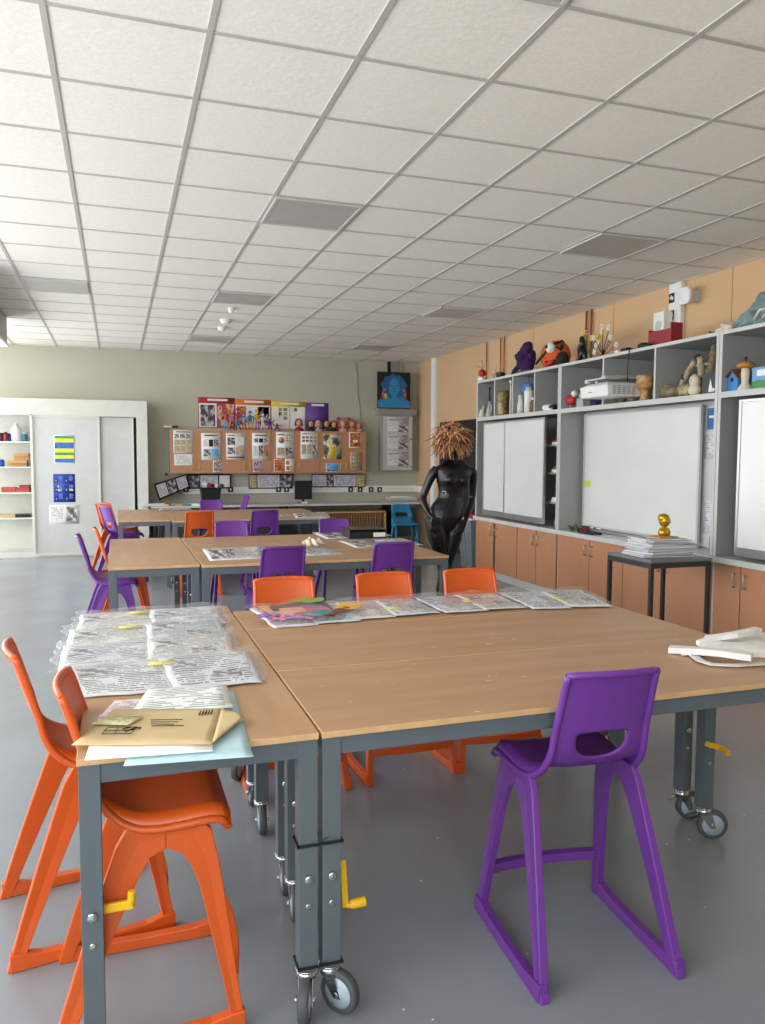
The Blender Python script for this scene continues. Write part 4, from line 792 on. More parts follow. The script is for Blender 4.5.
simple('shell_pot', 'grey pot with a fan of cream fingers below the projector', 'pot', sp(583.5, SZ, 4.43), [('pot_body', MB().bx(-.04, -.06, 0, .04, .06, .09), GREYC), ('fan', m, CREAM)])
simple('purple_tin', 'small purple box behind the projector in the fifth shelf cube', 'tin', sp(597, SZ, 4.6), [('tin_body', MB().bx(-.04, -.06, 0, .04, .06, .12), mat('tin_purple', '4e2f6e', .4)), ('lid', MB().bx(-.042, -.062, .12, .042, .062, .135), mat('tin_lid', '6a4a88', .4))])
simple('brown_figurine', 'reddish brown bird-like figurine at the left of the sixth shelf cube', 'figurine', sp(622, SZ, 4.42), [('figurine_body', MB().ball((0, 0, .05), (.03, .05, .05)), BROWN), ('neck', MB().tube([(0, -.02, .08), (0, -.04, .12), (0, -.02, .145)], [.016, .013, .016], 8), mat('rust', '9a4a30', .6))])
simple('cream_crock', 'lumpy cream and brown pot beside the wooden goblet', 'pot', sp(632, SZ, 4.44), [('pot_body', MB().ball((0, 0, .05), (.045, .055, .05)), CAMO), ('handle', MB().tube([(0, -.04, .05), (0, -.08, .08), (0, -.05, .1)], .01, 8), BROWN)])
simple('carved_goblet', 'wooden drum shaped goblet in the sixth shelf cube', 'goblet', sp(645, SZ, 4.42), [('bowl', MB().lathe([(.05, .10), (.075, .125), (.08, .16), (.07, .19), (.078, .2), (.07, .225), (.055, .225)], n=20), mat('carved_wood', 'b98f5a', .5, var=.3, vscale=30)), ('goblet_stem', MB().lathe([(.04, 0), (.045, .01), (.035, .06), (.045, .10)], n=18), mat('carved_wood', 'b98f5a'))])
MB().bx(.35, -.60, 2.28-.747, .61, -.36, 2.297-.747).build('inner_shelf', GREYE, u2)
simple('storage_carton', 'white carton on the small inner shelf behind the projector arm', 'box', (4.83, 5.72, 2.2995), [('carton_body', MB().bx(-.09, -.07, 0, .09, .07, .07), WPL), ('lid', MB().bx(-.093, -.073, .07, .093, .073, .085), PAPERW)])
simple('striped_carton', 'white and dark striped carton standing at the right of the sixth cube', 'box', (4.75, 5.74, SZ), [('carton_body', MB().bx(-.06, -.06, 0, .06, .06, .20), PAPERW), ('dark_band', MB().bx(-.061, -.061, .13, .061, .061, .17), BLACK)])
# projector on its arm
a = at_x(577, 396, 4.16); b = at_x(636, 396, 4.16)
t = thing('ceiling_projector', 'white short-throw projector held out on an arm in front of the shelf cubes', 'projector', (4.22, (a.y+b.y)/2+.04, 2.10))
hw = .215; D0 = -.16
m = MB(); m.hexa([(D0+.02, -hw+.02, -.06), (D0+.02, hw-.02, -.06), (.2, hw-.02, -.06), (.2, -hw+.02, -.06)][::-1] and [(D0+.02, -hw+.01, -.06), (.2, -hw+.01, -.06), (.2, hw-.01, -.06), (D0+.02, hw-.01, -.06), (D0, -hw, .04), (.2, -hw, .04), (.2, hw, .04), (D0, hw, .04)])
m.hexa([(D0+.01, -hw+.01, .04), (.2, -hw+.01, .04), (.2, hw-.01, .04), (D0+.01, hw-.01, .04), (D0+.05, -hw+.05, .065), (.17, -hw+.05, .065), (.17, hw-.05, .065), (D0+.05, hw-.05, .065)])
m.build('projector_body', WPL, t, bevel=.008)
m = MB()
for i in range(5):
    for j in range(5): m.bx(-.10+j*.05, -hw-.004, -.04+i*.016, -.066+j*.05, -hw+.003, -.031+i*.016)
m.build('air_vent', GREYC, t); MB().bx(D0-.006, .03, -.015, D0+.012, .07, -.008).build('brand_mark', GREYC, t)
for s in (-1, 1): MB().tube([(.05*s, .1, .06), (.05*s, .1, .105)], .014, 10).build('mount_post', GREYE, t)
MB().bx(-.10, -.10, .10, .06, .18, .115).bx(-.02, .02, .115, .10, .08, .145).bx(.1, .02, .12, .46, .08, .15).build('mount_arm', GREYE, t, bevel=.004)
MB().tube([(-.07, .20, .1), (-.07, .24, .1)], .02, 12).tube([(.04, .20, .1), (.04, .24, .1)], .02, 12).build('knob', WPL, t)
m = MB(); q = sp(626, 0, 4.3); m.tube([(4.34, q.y, 2.462), (4.325, q.y, 2.455), (4.322, q.y+.003, 2.4), (4.32, q.y+.01, 2.30), (4.315, q.y, 2.18)], .005, 8)
tag(m.build('projector_cable', BLACK), 'black cable hanging from the shelf top down to the projector', 'cable')
# seventh cube
m = MB(); m.smooth = True
simple('khaki_bag', 'flat khaki cloth bag lying in the seventh shelf cube', 'bag', sp(669, SZ, 4.47), [('bag_body', MB().ball((0, 0, .055), (.09, .20, .055), 20, 10), KHAKI), ('strap', MB().tube([(0, .12, .09), (-.05, .0, .115), (0, -.12, .09)], .012, 8), KHAKI)])
p = sp(686, SZ, 4.50); simple('driftwood_limb', 'bent driftwood limb wrapped in mottled cloth, leaning in the seventh cube', 'sculpture', p, [('base', MB().ball((0, -.02, .06), (.08, .13, .06), 16, 8), CAMO), ('limb', MB().tube([(0, .08, .03), (0, .02, .16), (0, -.10, .30), (0, -.16, .31), (0, -.18, .20), (0, -.17, .10)], [.03, .028, .025, .028, .03, .025], 10), CAMO), ('joint', MB().ball((0, -.13, .315), .034, 10, 6).ball((0, .02, .17), .033, 10, 6), mat('dark_cloth', '3a352c', .9))])
m = MB(); m.tube([(0, .02, 0), (0, .01, .14), (0, -.02, .28), (0, -.035, .42)], [.05, .048, .032, .018], 12)
simple('wrapped_post', 'tall tapering post wrapped in beige checked cloth at the right of the seventh cube', 'sculpture', sp(709.5, SZ, 4.62), [('post', m, CAMO), ('cross_band', MB().tube([(0, -.06, .2), (0, .05, .21)], .014, 8), KHAKI)])
simple('plaster_bust', 'small white plaster bust beside the black picture', 'bust', sp(695, SZ, 4.44), [('bust_body', MB().ball((0, 0, .05), (.05, .06, .05), 14, 8).ball((-.01, -.01, .12), (.045, .045, .055), 14, 8), CREAM), ('nose', MB().ball((-.055, -.01, .12), (.015, .01, .015), 8, 5), CREAM)])
p = sp(709, SZ, 4.43); t = thing('small_picture', 'black picture of a white cone in the seventh shelf cube', 'picture', p)
MB().bx(0, -.075, 0, .012, .075, .175).build('panel', BLACKM, t); MB().prism([(-.025, .02), (.028, .02), (-.005, .12)], .002, lambda x, y, z: (-.0005-z, -x-.02, y)).prism([(-.07+.015*math.cos(q)+.02, .035+.015*math.sin(q)) for q in [PI*i/6 for i in range(12)]], .002, lambda x, y, z: (-.0005-z, x+.0, y)).build('white_cone', PAPERW, t)
# eighth cube
p = sp(732, SZ, 4.40); t = thing('bird_house', 'blue wooden bird house with a brown roof at the right edge', 'bird house', p)
MB().prism([(-.055, 0), (.055, 0), (.055, .09), (0, .15), (-.055, .09)], .14, lambda x, y, z: (z, x, y)).build('house_body', mat('house_blue', '2f7fc0', .5), t)
MB().hexa([(-.02, -.075, .085), (.16, -.075, .085), (.16, 0, .162), (-.02, 0, .162), (-.02, -.08, .092), (.16, -.08, .092), (.16, 0, .17), (-.02, 0, .17)]).hexa([(-.02, 0, .162), (.16, 0, .162), (.16, .075, .085), (-.02, .075, .085), (-.02, 0, .17), (.16, 0, .17), (.16, .08, .092), (-.02, .08, .092)]).build('roof', BROWN, t)
MB().lathe([(.016, -.0025), (.016, .0)], (0, 0, .09), 14, 'x').build('entrance_hole', DBR, t)
simple('carved_mushroom', 'carved cream post with an orange mushroom cap beside the bird house', 'sculpture', sp(745, SZ, 4.43), [('stalk', MB().lathe([(.055, 0), (.05, .02), (.025, .06), (.032, .12), (.028, .17)], n=16), CREAM), ('cap', MB().lathe([(.03, .165), (.065, .175), (.06, .2), (.03, .215), (.005, .22)], n=18), mat('cap_orange', 'b87a34', .6)), ('finial', MB().lathe([(.006, .22), (.012, .24), (.004, .255)], n=10), BLACK)])
simple('bird_table', 'brown and yellow wooden block behind the carved mushroom post', 'ornament', sp(741, SZ, 4.53), [('block', MB().bx(-.05, -.08, .05, .05, .08, .11), BROWN), ('leg', MB().bx(-.04, -.07, 0, .04, -.04, .05).bx(-.04, .04, 0, .04, .07, .05), YEL)])
p = sp(759, SZ, 4.45); t = thing('landscape_canvas', 'small painted canvas of blue sky over green hills at the right picture edge', 'painting', p)
MB().bx(0, -.10, 0, .02, .07, .165).build('canvas', LBLUE, t); MB().prism([(-.10, 0), (.07, 0), (.07, .06), (0, .075), (-.05, .065), (-.10, .08)], .002, lambda x, y, z: (-.0005-z, x, y)).build('green_hill', GREEN, t)
MB().bx(-.004, -.07, .10, -.0006, .02, .145).build('white_cloud', PAPERW, t)
# ---- on top
simple('red_apple', 'red apple shape with a stick on a white cup at the left shelf end', 'ornament', sp(482.5, TP, 4.42), [('cup', MB().lathe([(.05, 0), (.055, .05), (.04, .055)], n=16), WPL), ('apple', MB().ball((0, 0, .105), (.052, .052, .05)), RED), ('stick', MB().tube([(0, .0, .15), (.0, -.02, .21), (0, .02, .27)], .004, 6).tube([(0, 0, .16), (0, .16, .22)], .003, 6), BROWN)])
m = MB(); m.tube([(0, .05, 0), (0, .0, .08), (0, -.07, .2)], [.02, .016, .006], 8).tube([(0, .02, .05), (0, .08, .12)], [.012, .004], 8).tube([(0, -.02, .1), (0, -.10, .13)], [.012, .004], 8).tube([(0, -.05, .15), (0, .0, .22)], [.01, .004], 8)
simple('driftwood_branch', 'small pale branch sculpture between the apple and the black pot', 'sculpture', sp(494, TP, 4.6), [('branch', m, CREAM), ('base', MB().lathe([(.05, 0), (.04, .02), (.01, .025)], n=14), BROWN)])
simple('black_pot', 'small black pot left of the purple fluffy creature', 'pot', sp(501, TP, 4.5), [('pot_body', MB().lathe([(.05, 0), (.06, .07), (.055, .08)], n=16), BLACK), ('contents', MB().lathe([(.054, .07), (.03, .09), (.003, .092)], n=14), GREYC)])
m = MB(); random.seed(3)
for k in range(46):
    a = random.random()*6.3; e = random.uniform(-.2, 1.4); r = random.uniform(.07, .15)
    m.ball((r*.6*math.cos(a)*math.cos(e), .8*r*math.sin(a)*math.cos(e)-.0, .2+r*1.25*math.sin(e)), random.uniform(.03, .06), 8, 6)
m.ball((0, 0, .17), (.09, .13, .13), 14, 9)
simple('purple_creature', 'shaggy dark purple puppet creature on the shelf top', 'puppet', sp(527, TP, 4.66), [('fur', m, PURF), ('arm', MB().tube([(0, .12, .18), (-.02, .26, .1), (-.02, .32, .04)], [.035, .03, .03], 10).tube([(0, .1, .25), (-.02, .2, .24), (0, .25, .28)], [.03, .025, .03], 10), PURF), ('horn', MB().tube([(-.03, -.02, .33), (-.03, -.03, .42)], [.02, .006], 8), TEAL), ('body_scrap', MB().ball((-.02, .02, .04), (.09, .2, .045), 14, 7), mat('green_scrap', '4f6a48', .9, var=.6, vscale=30))])
t = thing('monster_head', 'orange felt monster head with one big white eye on the shelf top', 'puppet', sp(556, TP, 4.64))
MB().ball((0, .01, .17), (.15, .21, .165), 20, 12).build('head', ORF, t); MB().ball((-.12, -.09, .24), .06, 14, 9).build('eye', WPL, t); MB().ball((-.172, -.095, .245), .022, 10, 7).build('pupil', BLACK, t)
MB().tube([(-.13, -.02, .09), (-.14, -.08, .06), (-.11, -.15, .09)], [.02, .03, .02], 8).build('mouth', RED, t); MB().tube([(-.15, .17, .09), (-.165, .02, .16), (-.12, -.13, .27), (-.02, -.17, .31)], .013, 8).build('strap', BLACK, t)
m = MB(); m.ball((-.02, -.17, .10), (.08, .07, .10), 12, 8)
for k in range(9): a = k*.7; m.tube([(-.04, -.17, .2), (-.06+.04*math.cos(a), -.17+.07*math.sin(a), .27+.03*math.sin(k))], [.014, .006], 6)
m.build('black_hair', mat('black_yarn', '26221f', .9, var=.5, vscale=30), t); MB().ball((0, .2, .22), .035, 10, 6).ball((-.02, .17, .25), .025, 10, 6).build('yellow_ear', YEL, t)
simple('clay_finger', 'small pinkish clay stump between the monster head and the black figure', 'ornament', sp(575.5, TP, 4.58, 355), [('stump', MB().lathe([(.035, 0), (.035, .05), (.02, .1), (.003, .11)], n=12), SKIN), ('base', MB().lathe([(.045, 0), (.045, .01)], n=12), CREAM)])
simple('black_figure', 'black crouching two-legged figure left of the wire flowers', 'sculpture', sp(583, TP, 4.55, 352), [('legs', MB().tube([(0, .07, 0), (0, .03, .10), (0, .0, .18)], [.022, .026, .03], 10).tube([(0, -.05, 0), (0, -.03, .10), (0, .0, .18)], [.022, .026, .03], 10), BLACKM), ('torso', MB().tube([(0, 0, .16), (0, .02, .24), (0, .03, .28)], [.035, .03, .02], 10), BLACKM), ('arm', MB().tube([(0, .02, .24), (0, .09, .16), (0, .06, .05)], [.016, .014, .012], 8), BLACKM)])
def flowers(px, X, name, label, n, spread, hgt, cols, stem, vase):
    t = thing(name, label, 'flowers', sp(px, TP, X, 352)); m = MB(); heads = {}
    rnd = random.Random(px)
    for k in range(n):
        a = -spread+2*spread*k/(n-1)+rnd.uniform(-.1, .1); r = hgt*rnd.uniform(.7, 1); e = Vector((rnd.uniform(-.05, .05), r*math.sin(a), .06+r*math.cos(a)))
        m.tube([(0, 0, .05), (e.x*.5, e.y*.4, e.z*.55), e], [.004, .0035, .003], 6)
        h = heads.setdefault(k, MB())
        for j in range(6): q = j*PI/3; h.ball(e+Vector((-.005, .02*math.cos(q), .02*math.sin(q))), (.01, .014, .014), 7, 5)
    m.build('stems', stem, t)
    for c_, h in heads.items(): h.build('flower_head', cols[c_ % len(cols)], t)
    if vase: MB().lathe([(.03, 0), (.035, .02), (.022, .08), (.025, .1)], n=14).build('vase', vase, t)
    else: MB().lathe([(.05, 0), (.045, .02), (.01, .03)], n=14).build('base', DBR, t)
flowers(588, 4.6, 'yellow_flowers', 'bunch of yellow and pink paper flowers in a white vase on the shelf top', 12, .9, .27, [mat('pale_yellow', 'd8c058', .6), mat('pale_yellow', 'd8c058'), mat('dusty_rose', 'b86a80', .6)], GREEN, WPL)
flowers(603, 4.55, 'wire_flowers', 'wire stems with small cream blossoms right of the yellow flowers', 10, 1.25, .27, [CREAM], BLACK, None)
t = thing('power_adapter', 'black and white adapter and cable bundle on the shelf edge above the projector', 'adapter', sp(625, TP, 4.40, 350))
MB().bx(-.03, -.06, 0, .03, .02, .035).build('adapter_body', BLACK, t, bevel=.004); MB().bx(-.03, .06, 0, .03, .12, .025).build('plug', WPL, t, bevel=.004)
MB().tube([(0, .02, .02), (0, .05, .035), (0, .08, .02)], .005, 8).tube([(-.01, -.06, .015), (-.02, -.15, .01), (0, -.2, .008)], .005, 8).build('lead', BLACK, t)
a = at_x(648, 345, 4.5); b = at_x(671, 337, 4.5); t = thing('red_box', 'dark red open wooden box on the shelf top below the socket column', 'box', (4.5, (a.y+b.y)/2, TP)); L = (a.y-b.y)/2
MB().bx(0, -L, 0, .12, L, .012).bx(.108, -L+.012, .012, .12, L-.012, .17).bx(0, L-.012, .012, .12, L, .17).bx(0, -L, .012, .12, -L+.012, .20).build('box_body', DRED, t, bevel=.002)
MB().hexa([(0, -L+.012, .012), (.012, -L+.012, .012), (.012, L-.012, .012), (0, L-.012, .012), (0, -L+.012, .15), (.012, -L+.012, .15), (.012, L-.012, .15), (0, L-.012, .15)]).build('front_panel', DRED, t)
tag(MB().ball((0, 0, .03), (.05, .07, .03), 10, 6).ball((0, -.06, .02), (.03, .05, .02), 10, 6).build('black_cloth', BLACK, None, (4.44, a.y-.02, TP+.001)), 'black cloth bundle in front of the dark red box', 'cloth')
a = at_x(650, 330, 4.85); t = thing('wall_speaker', 'white loudspeaker standing behind the dark red box', 'speaker', (4.85, a.y-.12, TP))
MB().bx(0, -.075, 0, .10, .075, .41).build('speaker_body', WPL, t, bevel=.006); MB().lathe([(.04, -.004), (.045, -.002), (.045, .0)], (0, 0, .28), 20, 'x').build('speaker_cone', GREYE, t)
# column with sockets and round router
p = at_x(674.5, 300, RX-.06); t = thing('socket_column', 'white vertical trunking column with three black sockets on the tan wall', 'trunking', (RX-.0005, p.y, TP))
MB().bx(-.06, -.085, 0, 0, .085, CZ-TP-.008).build('cover', WPL, t, bevel=.012)
for z in (.21, .38, .54):
    s = MB().bx(-.065, -.0, z-.045, -.0602, .075, z+.045).build('socket_plate', BLACK, t, bevel=.002); MB().bx(-.069, .01, z-.02, -.0652, .035, z+.01).tube([(-.068, .055, z-.01), (-.068, .035, z+.025)], .007, 6).build('switch', WPL, s)
a = at_x(685.5, 296, RX-.12); t = thing('wireless_router', 'white rounded wireless router mounted on the tan wall beside the socket column', 'router', (RX-.12, a.y, a.z))
def rr2(x, s): return [(x, .085*s*(abs(math.cos(q))**.6)*(1 if math.cos(q) > 0 else -1), .078*s*(abs(math.sin(q))**.6)*(1 if math.sin(q) > 0 else -1)) for q in [2*PI*(i+.5)/28 for i in range(28)]]
MB().rings([rr2(-.03, .9), rr2(-.028, .97), rr2(-.015, 1), rr2(.01, .97)]).build('router_body', WPL, t); MB().bx(.011, -.05, -.05, .119, -.03, .05).bx(.011, .02, -.03, .119, .04, .03).build('bracket', GREYE, t)
t = thing('plaster_tangle', 'crumpled white plaster bandage heap on the shelf top, right of the column', 'sculpture', sp(727, TP, 4.5, 325)); m = MB(); rnd = random.Random(5)
for k in range(14): a0 = rnd.random()*6; m.tube([(.04*math.cos(a0), .09*math.sin(a0+.5), .01), (.03*math.sin(a0*2), .05*math.cos(a0*3), .03+.05*rnd.random()), (.05*math.sin(a0), .09*math.cos(a0*1.7), .02+.02*rnd.random())], [.016, .02, .012], 8)
m.build('plaster_strips', CREAM, t); MB().ball((0, .12, .02), (.03, .05, .022), 10, 6).tube([(0, .15, .02), (0, .19, .05)], [.012, .004], 6).build('black_lump', BLACK, t)
a = sp(738, TP, 4.6, 320); t = thing('teal_sheeting', 'crumpled teal grey sheeting heaped on the shelf top at the right edge', 'sheeting', (4.62, a.y-.32, TP)); m = MB(); R_ = []
for j in range(29):
    y = .32-.62*j/28; hgt = .02+.24*math.sin(min(1, j/18)*PI/2)**1.1; ring = []
    for i in range(36):
        q = 2*PI*i/36; n_ = mnoise.noise(Vector((y*14, math.cos(q)*3, math.sin(q)*3)))*.075
        ring.append((math.cos(q)*(.14+n_), y, max(.002, hgt*.5+math.sin(q)*(hgt*.5+n_*(1 if math.sin(q) > -.3 else 0)))))
    R_.append(ring)
m.rings(R_); m.build('sheet_heap', TEALF, t); MB().tube([(-.15, .02, .06), (-.16, -.04, .12), (-.13, -.10, .13), (-.14, -.05, .06)], .01, 8).build('white_cord', CREAM, t)
# ---- notices in the middle bay and on the pier
def xsheet(name, label, cat, x0, y0, x1, y1, X, mats, blocks=(), parent=None):
    a, b = at_x(x0, y0, X), at_x(x1, y1, X); o = sheet(name, [(X, a.y, b.z), (X, b.y, b.z), (X, b.y, a.z), (X, a.y, a.z)], mats, .0012, 0, blocks, (1, 1), parent=parent); return tag(o, label, cat) if label else o
xsheet('paper_notice', 'white notice taped left of the middle whiteboard', 'notice', 572, 439, 585, 458, FX+.298, [PTXT])
BX_ = 4.33
xsheet('paper_notice', 'white sheet with a blue leaflet at the top right of the middle whiteboard', 'notice', 706, 406, 717.5, 430, FX+.298, [PAPERW, mat('leaflet_blue', '2c6aa6', .5)], [(.15, .04, .95, .9, 1), (.3, .5, .8, .6, 0)])
xsheet('paper_notice', 'upper faint text sheet right of the middle whiteboard, under the blue leaflet', 'notice', 705, 434, 717, 459, FX+.298, [PTXT2])
xsheet('paper_notice', 'lower long text sheet right of the middle whiteboard, above the green pen', 'notice', 704, 500, 715, 535, FX+.298, [PTXT2])
a = at_x(587, 484, FX+.24); tag(MB().bx(FX+.243, a.y-.05, a.z-.03, FX+.248, a.y+.05, a.z+.035).build('sticky_note', mat('lime_note', 'c6dc3c', .6)), 'lime green sticky note on the left edge of the middle whiteboard', 'note')
a = at_x(580, 487, FX+.29); t = thing('wall_hook', 'tiny metal hook left of the lime sticky note', 'hook', (FX+.297, a.y, a.z)); MB().tube([(0, 0, 0), (-.02, 0, -.005), (-.025, 0, .02)], .005, 6).build('hook_arm', CHROME, t); MB().bx(-.003, -.012, -.02, 0, .012, .02).build('hook_plate', GREYC, t)
def pen(px, py, X, mt, cap, label, z=.776, ax=1):
    p = at_x(px, py, X); t = thing('marker_pen', label, 'pen', (X, p.y, z+.009)); MB().tube([(0, -.045, 0), (0, .03, 0)], .0085, 10).build('barrel', mt, t); MB().tube([(0, .0305, 0), (0, .07, 0)], .0092, 10).build('cap', cap, t)
pen(586, 523, FX+.228, BLACK, BLACK, 'black marker pen at the left end of the pen ledge'); pen(592, 525, FX+.232, WPL, BLUE, 'white marker with a blue cap on the pen ledge'); pen(598, 526.5, FX+.228, WPL, BLACK, 'third marker along on the pen ledge, white with a black cap')
a = at_x(711.5, 548, FX+.2); t = thing('glue_bottle', 'thin green bottle standing on the worktop right of the paper stack', 'bottle', (FX+.2, a.y, .746)); MB().lathe([(.02, 0), (.021, .11), (.01, .13)], n=14).build('bottle_body', GREEN, t); MB().lathe([(.011, .13), (.009, .17), (.003, .172)], n=12).build('nozzle', BLACK, t)
a = at_x(575, 525, FX+.08); t = thing('craft_clutter', 'small heap of green and brown craft scraps on the worktop left of the pens', 'craft scraps', (FX+.1, a.y, .746)); rnd = random.Random(9)
for nm, mt in (('green_scrap', mat('scrap_green', '4f7a3a', .8, var=.5, vscale=40)), ('brown_scrap', DBR), ('red_scrap', DRED)):
    m = MB()
    for k in range(6): q = Vector((rnd.uniform(-.05, .08), rnd.uniform(-.12, .16), .02)); m.tube([q, q+Vector((rnd.uniform(-.03, .03), rnd.uniform(-.07, .07), rnd.uniform(.0, .05)))], [.016, .008], 7)
    m.build(nm, mt, t)
t = thing('black_tray', 'flat black tray beside the craft scraps on the worktop', 'tray', (FX+.06, at_x(588, 530, FX+.06).y, .746)); MB().bx(-.05, -.16, 0, .05, .1, .008).build('tray_base', BLACK, t); MB().bx(-.05, -.16, .008, -.045, .1, .022).bx(.045, -.16, .008, .05, .1, .022).build('rim', BLACK, t)
a = at_x(723, 483, FX+.012); t = thing('key_holder', 'black and grey card holder fixed in the dark gap beside the right whiteboard door', 'holder', (FX+.35, 4.8365, 1.31))
MB().bx(-.06, -.012, -.1, .03, -.001, .02).build('pouch', BLACK, t, bevel=.003); MB().bx(-.05, -.02, -.02, .02, -.0125, .14).bx(.0, -.03, -.0, .03, -.0205, .15).build('cards', GREYE, t); MB().bx(-.03, -.0145, -.075, .0, -.0122, -.04).build('white_mark', PAPERW, t)
# things in the dark gap of the first unit
for z, l, mt, w_ in ((1.639, 'red and white folders on the top inner shelf behind the sliding whiteboards', RED, .05), (1.339, 'green and white books on the middle inner shelf in the dark gap', GREEN, .06), (1.019, 'white packets on the lowest inner shelf in the dark gap', PAPERW, .05)):
    t = thing('stacked_folders', l, 'folders', (4.53, 7.33, z-.0)); MB().bx(-.07, -.10, 0, .07, .12, w_*.5).build('lower_folder', PAPERW, t); MB().bx(-.065, -.09, w_*.5, .07, .11, w_).build('upper_folder', mt, t)
t = thing('white_jug', 'white and grey jug at the bottom of the dark gap beside the sliding whiteboards', 'jug', (4.5, 7.30, .746)); MB().lathe([(.06, 0), (.07, .05), (.06, .14), (.045, .18), (.05, .2)], n=16).build('jug_body', WPL, t); MB().tube([(0, -.06, .15), (0, -.1, .12), (0, -.065, .05)], .009, 8).build('jug_handle', GREYC, t)

# ------------------------------------------------------------------ black side table with paper stack
SL, SF, SR = at_z(610, 552, .775), at_z(653.2, 561.5, .775), at_z(711, 557.5, .775); SX, SY = (SF.x+SR.x)/2, (SF.y+SL.y)/2+.02
t = thing('side_table', 'black framed side table with a grey top carrying a tall stack of papers', 'table', (SX, SY, .010)); a, b = (SR.x-SF.x)/2*.96, (SL.y-SF.y)/2*.94
MB().bx(-a, -b, .745, a, b, .765).build('tabletop', mat('dark_grey_top', '6c6e70', .4), t, bevel=.003)
MB().bx(-a+.03, -b+.004, .705, a-.03, -b+.03, .7445).bx(-a+.03, b-.03, .705, a-.03, b-.004, .7445).bx(-a+.004, -b+.03, .705, -a+.03, b-.03, .7445).bx(a-.03, -b+.03, .705, a-.004, b-.03, .7445).build('frame', DSTEEL, t)
for sx in (-1, 1):
    for s2 in (-1, 1): MB().bx(sx*(a-.017)-.014, s2*(b-.017)-.014, -.010, sx*(a-.017)+.014, s2*(b-.017)+.014, .7445).build('leg', DSTEEL, t, bevel=.002)
rnd = random.Random(4); z = .7765
NL = ['lowest bundle', 'second bundle up', 'third bundle up', 'fourth bundle up', 'fifth bundle up', 'sixth bundle up', 'seventh bundle up', 'eighth bundle up', 'ninth bundle up', 'tenth bundle up', 'eleventh bundle up', 'twelfth bundle up', 'second from the top bundle', 'topmost bundle']
PS0, PS1 = at_z(632, 552, .80), at_z(694, 553, .80); PCX = (PS0.x+PS1.x)/2; HWX = (PS1.x-PS0.x)/2
GP = [page('bundle_edge_%d' % i, c, '77777c', 7, 14, .45, seed=i) for i, c in enumerate(('b9b9bd', 'c9c8c6', 'a9aaae', 'd2d2d4'))]
for k in range(14):
    h = .0065+.003*rnd.random(); ox, oy, rz = rnd.uniform(-.03, .03)-.003*k*0, rnd.uniform(-.02, .02), rnd.uniform(-.14, .14); W2, D2 = min(.21, a-.02)-.003*k, .15-.002*k
    q = [Vector((SX+ox+.012+x*math.cos(rz)-y*math.sin(rz), SY+oy+x*math.sin(rz)+y*math.cos(rz), z)) for x, y in ((-W2, -D2), (W2, -D2), (W2, D2), (-W2, D2))]
    o = sheet('paper_bundle', q, [GP[k % 4]], h, .0, (), (8, 8), seed=k); tag(o, NL[k]+' of the grey paper stack on the black side table', 'papers', 'paper stack on the side table'); z += h+.0012
t = thing('gold_bust', 'small gold painted bust on top of the paper stack', 'bust', (at_z(663, 537, z).x, SY+.02, z+.010), .3)
tag(MB().bx(-.11, -.07, 0, .09, .07, .009).build('brown_card', CARD, None, (at_z(663, 537, z).x-.02, SY+.01, z), .2), 'brown card under the gold bust on the paper stack', 'card')
t.scale = (.78, .78, .78)
MB().lathe([(.05, 0), (.062, .01), (.066, .04), (.05, .07), (.026, .085), (.026, .1)], n=20, sy=.8).build('shoulders', GOLD, t); MB().ball((0, 0, .145), (.05, .055, .06), 18, 12).ball((0, -.055, .14), (.011, .014, .014), 8, 6).ball((.05, 0, .14), (.008, .014, .016), 8, 6).ball((-.05, 0, .14), (.008, .014, .016), 8, 6).build('head', GOLD, t); MB().ball((0, .012, .172), (.056, .056, .045), 16, 8).build('hair', GOLD, t)

# ------------------------------------------------------------------ papers on the near tables
YS = mat('highlight_yellow', 'e8d81e', .5)
def sleeve(label, c4, pg, seed, th=.006, back=0.0, pages=((.02, .03, .51, .97), (.49, .04, .98, .96)), sticker=(.42, .72, .55, .80), extra=None, plastic_scale=1.03):
    t = thing('project_sleeve', label, 'project sleeve', (0, 0, 0)); c = [Vector(q) for q in c4]; cen = sum(c, Vector())/4
    t.location = cen; c = [q-cen for q in c]
    def at(u, v): return (c[0]*(1-u)+c[1]*u)*(1-v)+(c[3]*(1-u)+c[2]*u)*v
    for k, (u0, v0, u1, v1) in enumerate(pages):
        q = [at(u0, v0), at(u1, v0), at(u1, v1), at(u0, v1)]; q = [x+Vector((0, 0, .001+.0035*k)) for x in q]
        sheet('print_sheet', q, [PG[(pg+k) % 5], CLR[6], GREYPIC, YS, PINK, TEAL], .0012, .009, [(.08, .55, .35, .8, 2)]+([(.5, .2, .8, .4, 1)] if k else []), (14, 10), seed+k, t, 5, jit=.012)
    if sticker: u0, v0, u1, v1 = sticker; q = [at(u0, v0), at(u1, v0), at(u1, v1), at(u0, v1)]; sheet('sticker', [x+Vector((0, 0, .0135)) for x in q], [YS], .0008, .0, (), (2, 2), seed, t)
    if extra: extra(t, at)
    q = [x*plastic_scale+Vector((0, 0, .0145)) for x in c]
    sheet('plastic_sleeve', q, [CLEAR], .0005, .026, (), (40, 22), seed+9, t, 11, jit=.03)
    return t
Z0 = .7815
sleeve('clear plastic sleeve of printed sheets nearest the camera on the left table', [(-.125, 2.42, Z0), (.43, 2.40, Z0), (.45, 2.80, Z0+.014), (-.19, 2.80, Z0+.014)], 0, 1, sticker=(.42, .66, .56, .76))
sleeve('second plastic sleeve from the front on the left table, sticking out over the left edge', [(-.215, 2.68, Z0+.001), (.40, 2.76, Z0+.001), (.42, 3.12, Z0+.014), (-.215, 3.08, Z0+.014)], 1, 2, sticker=None)
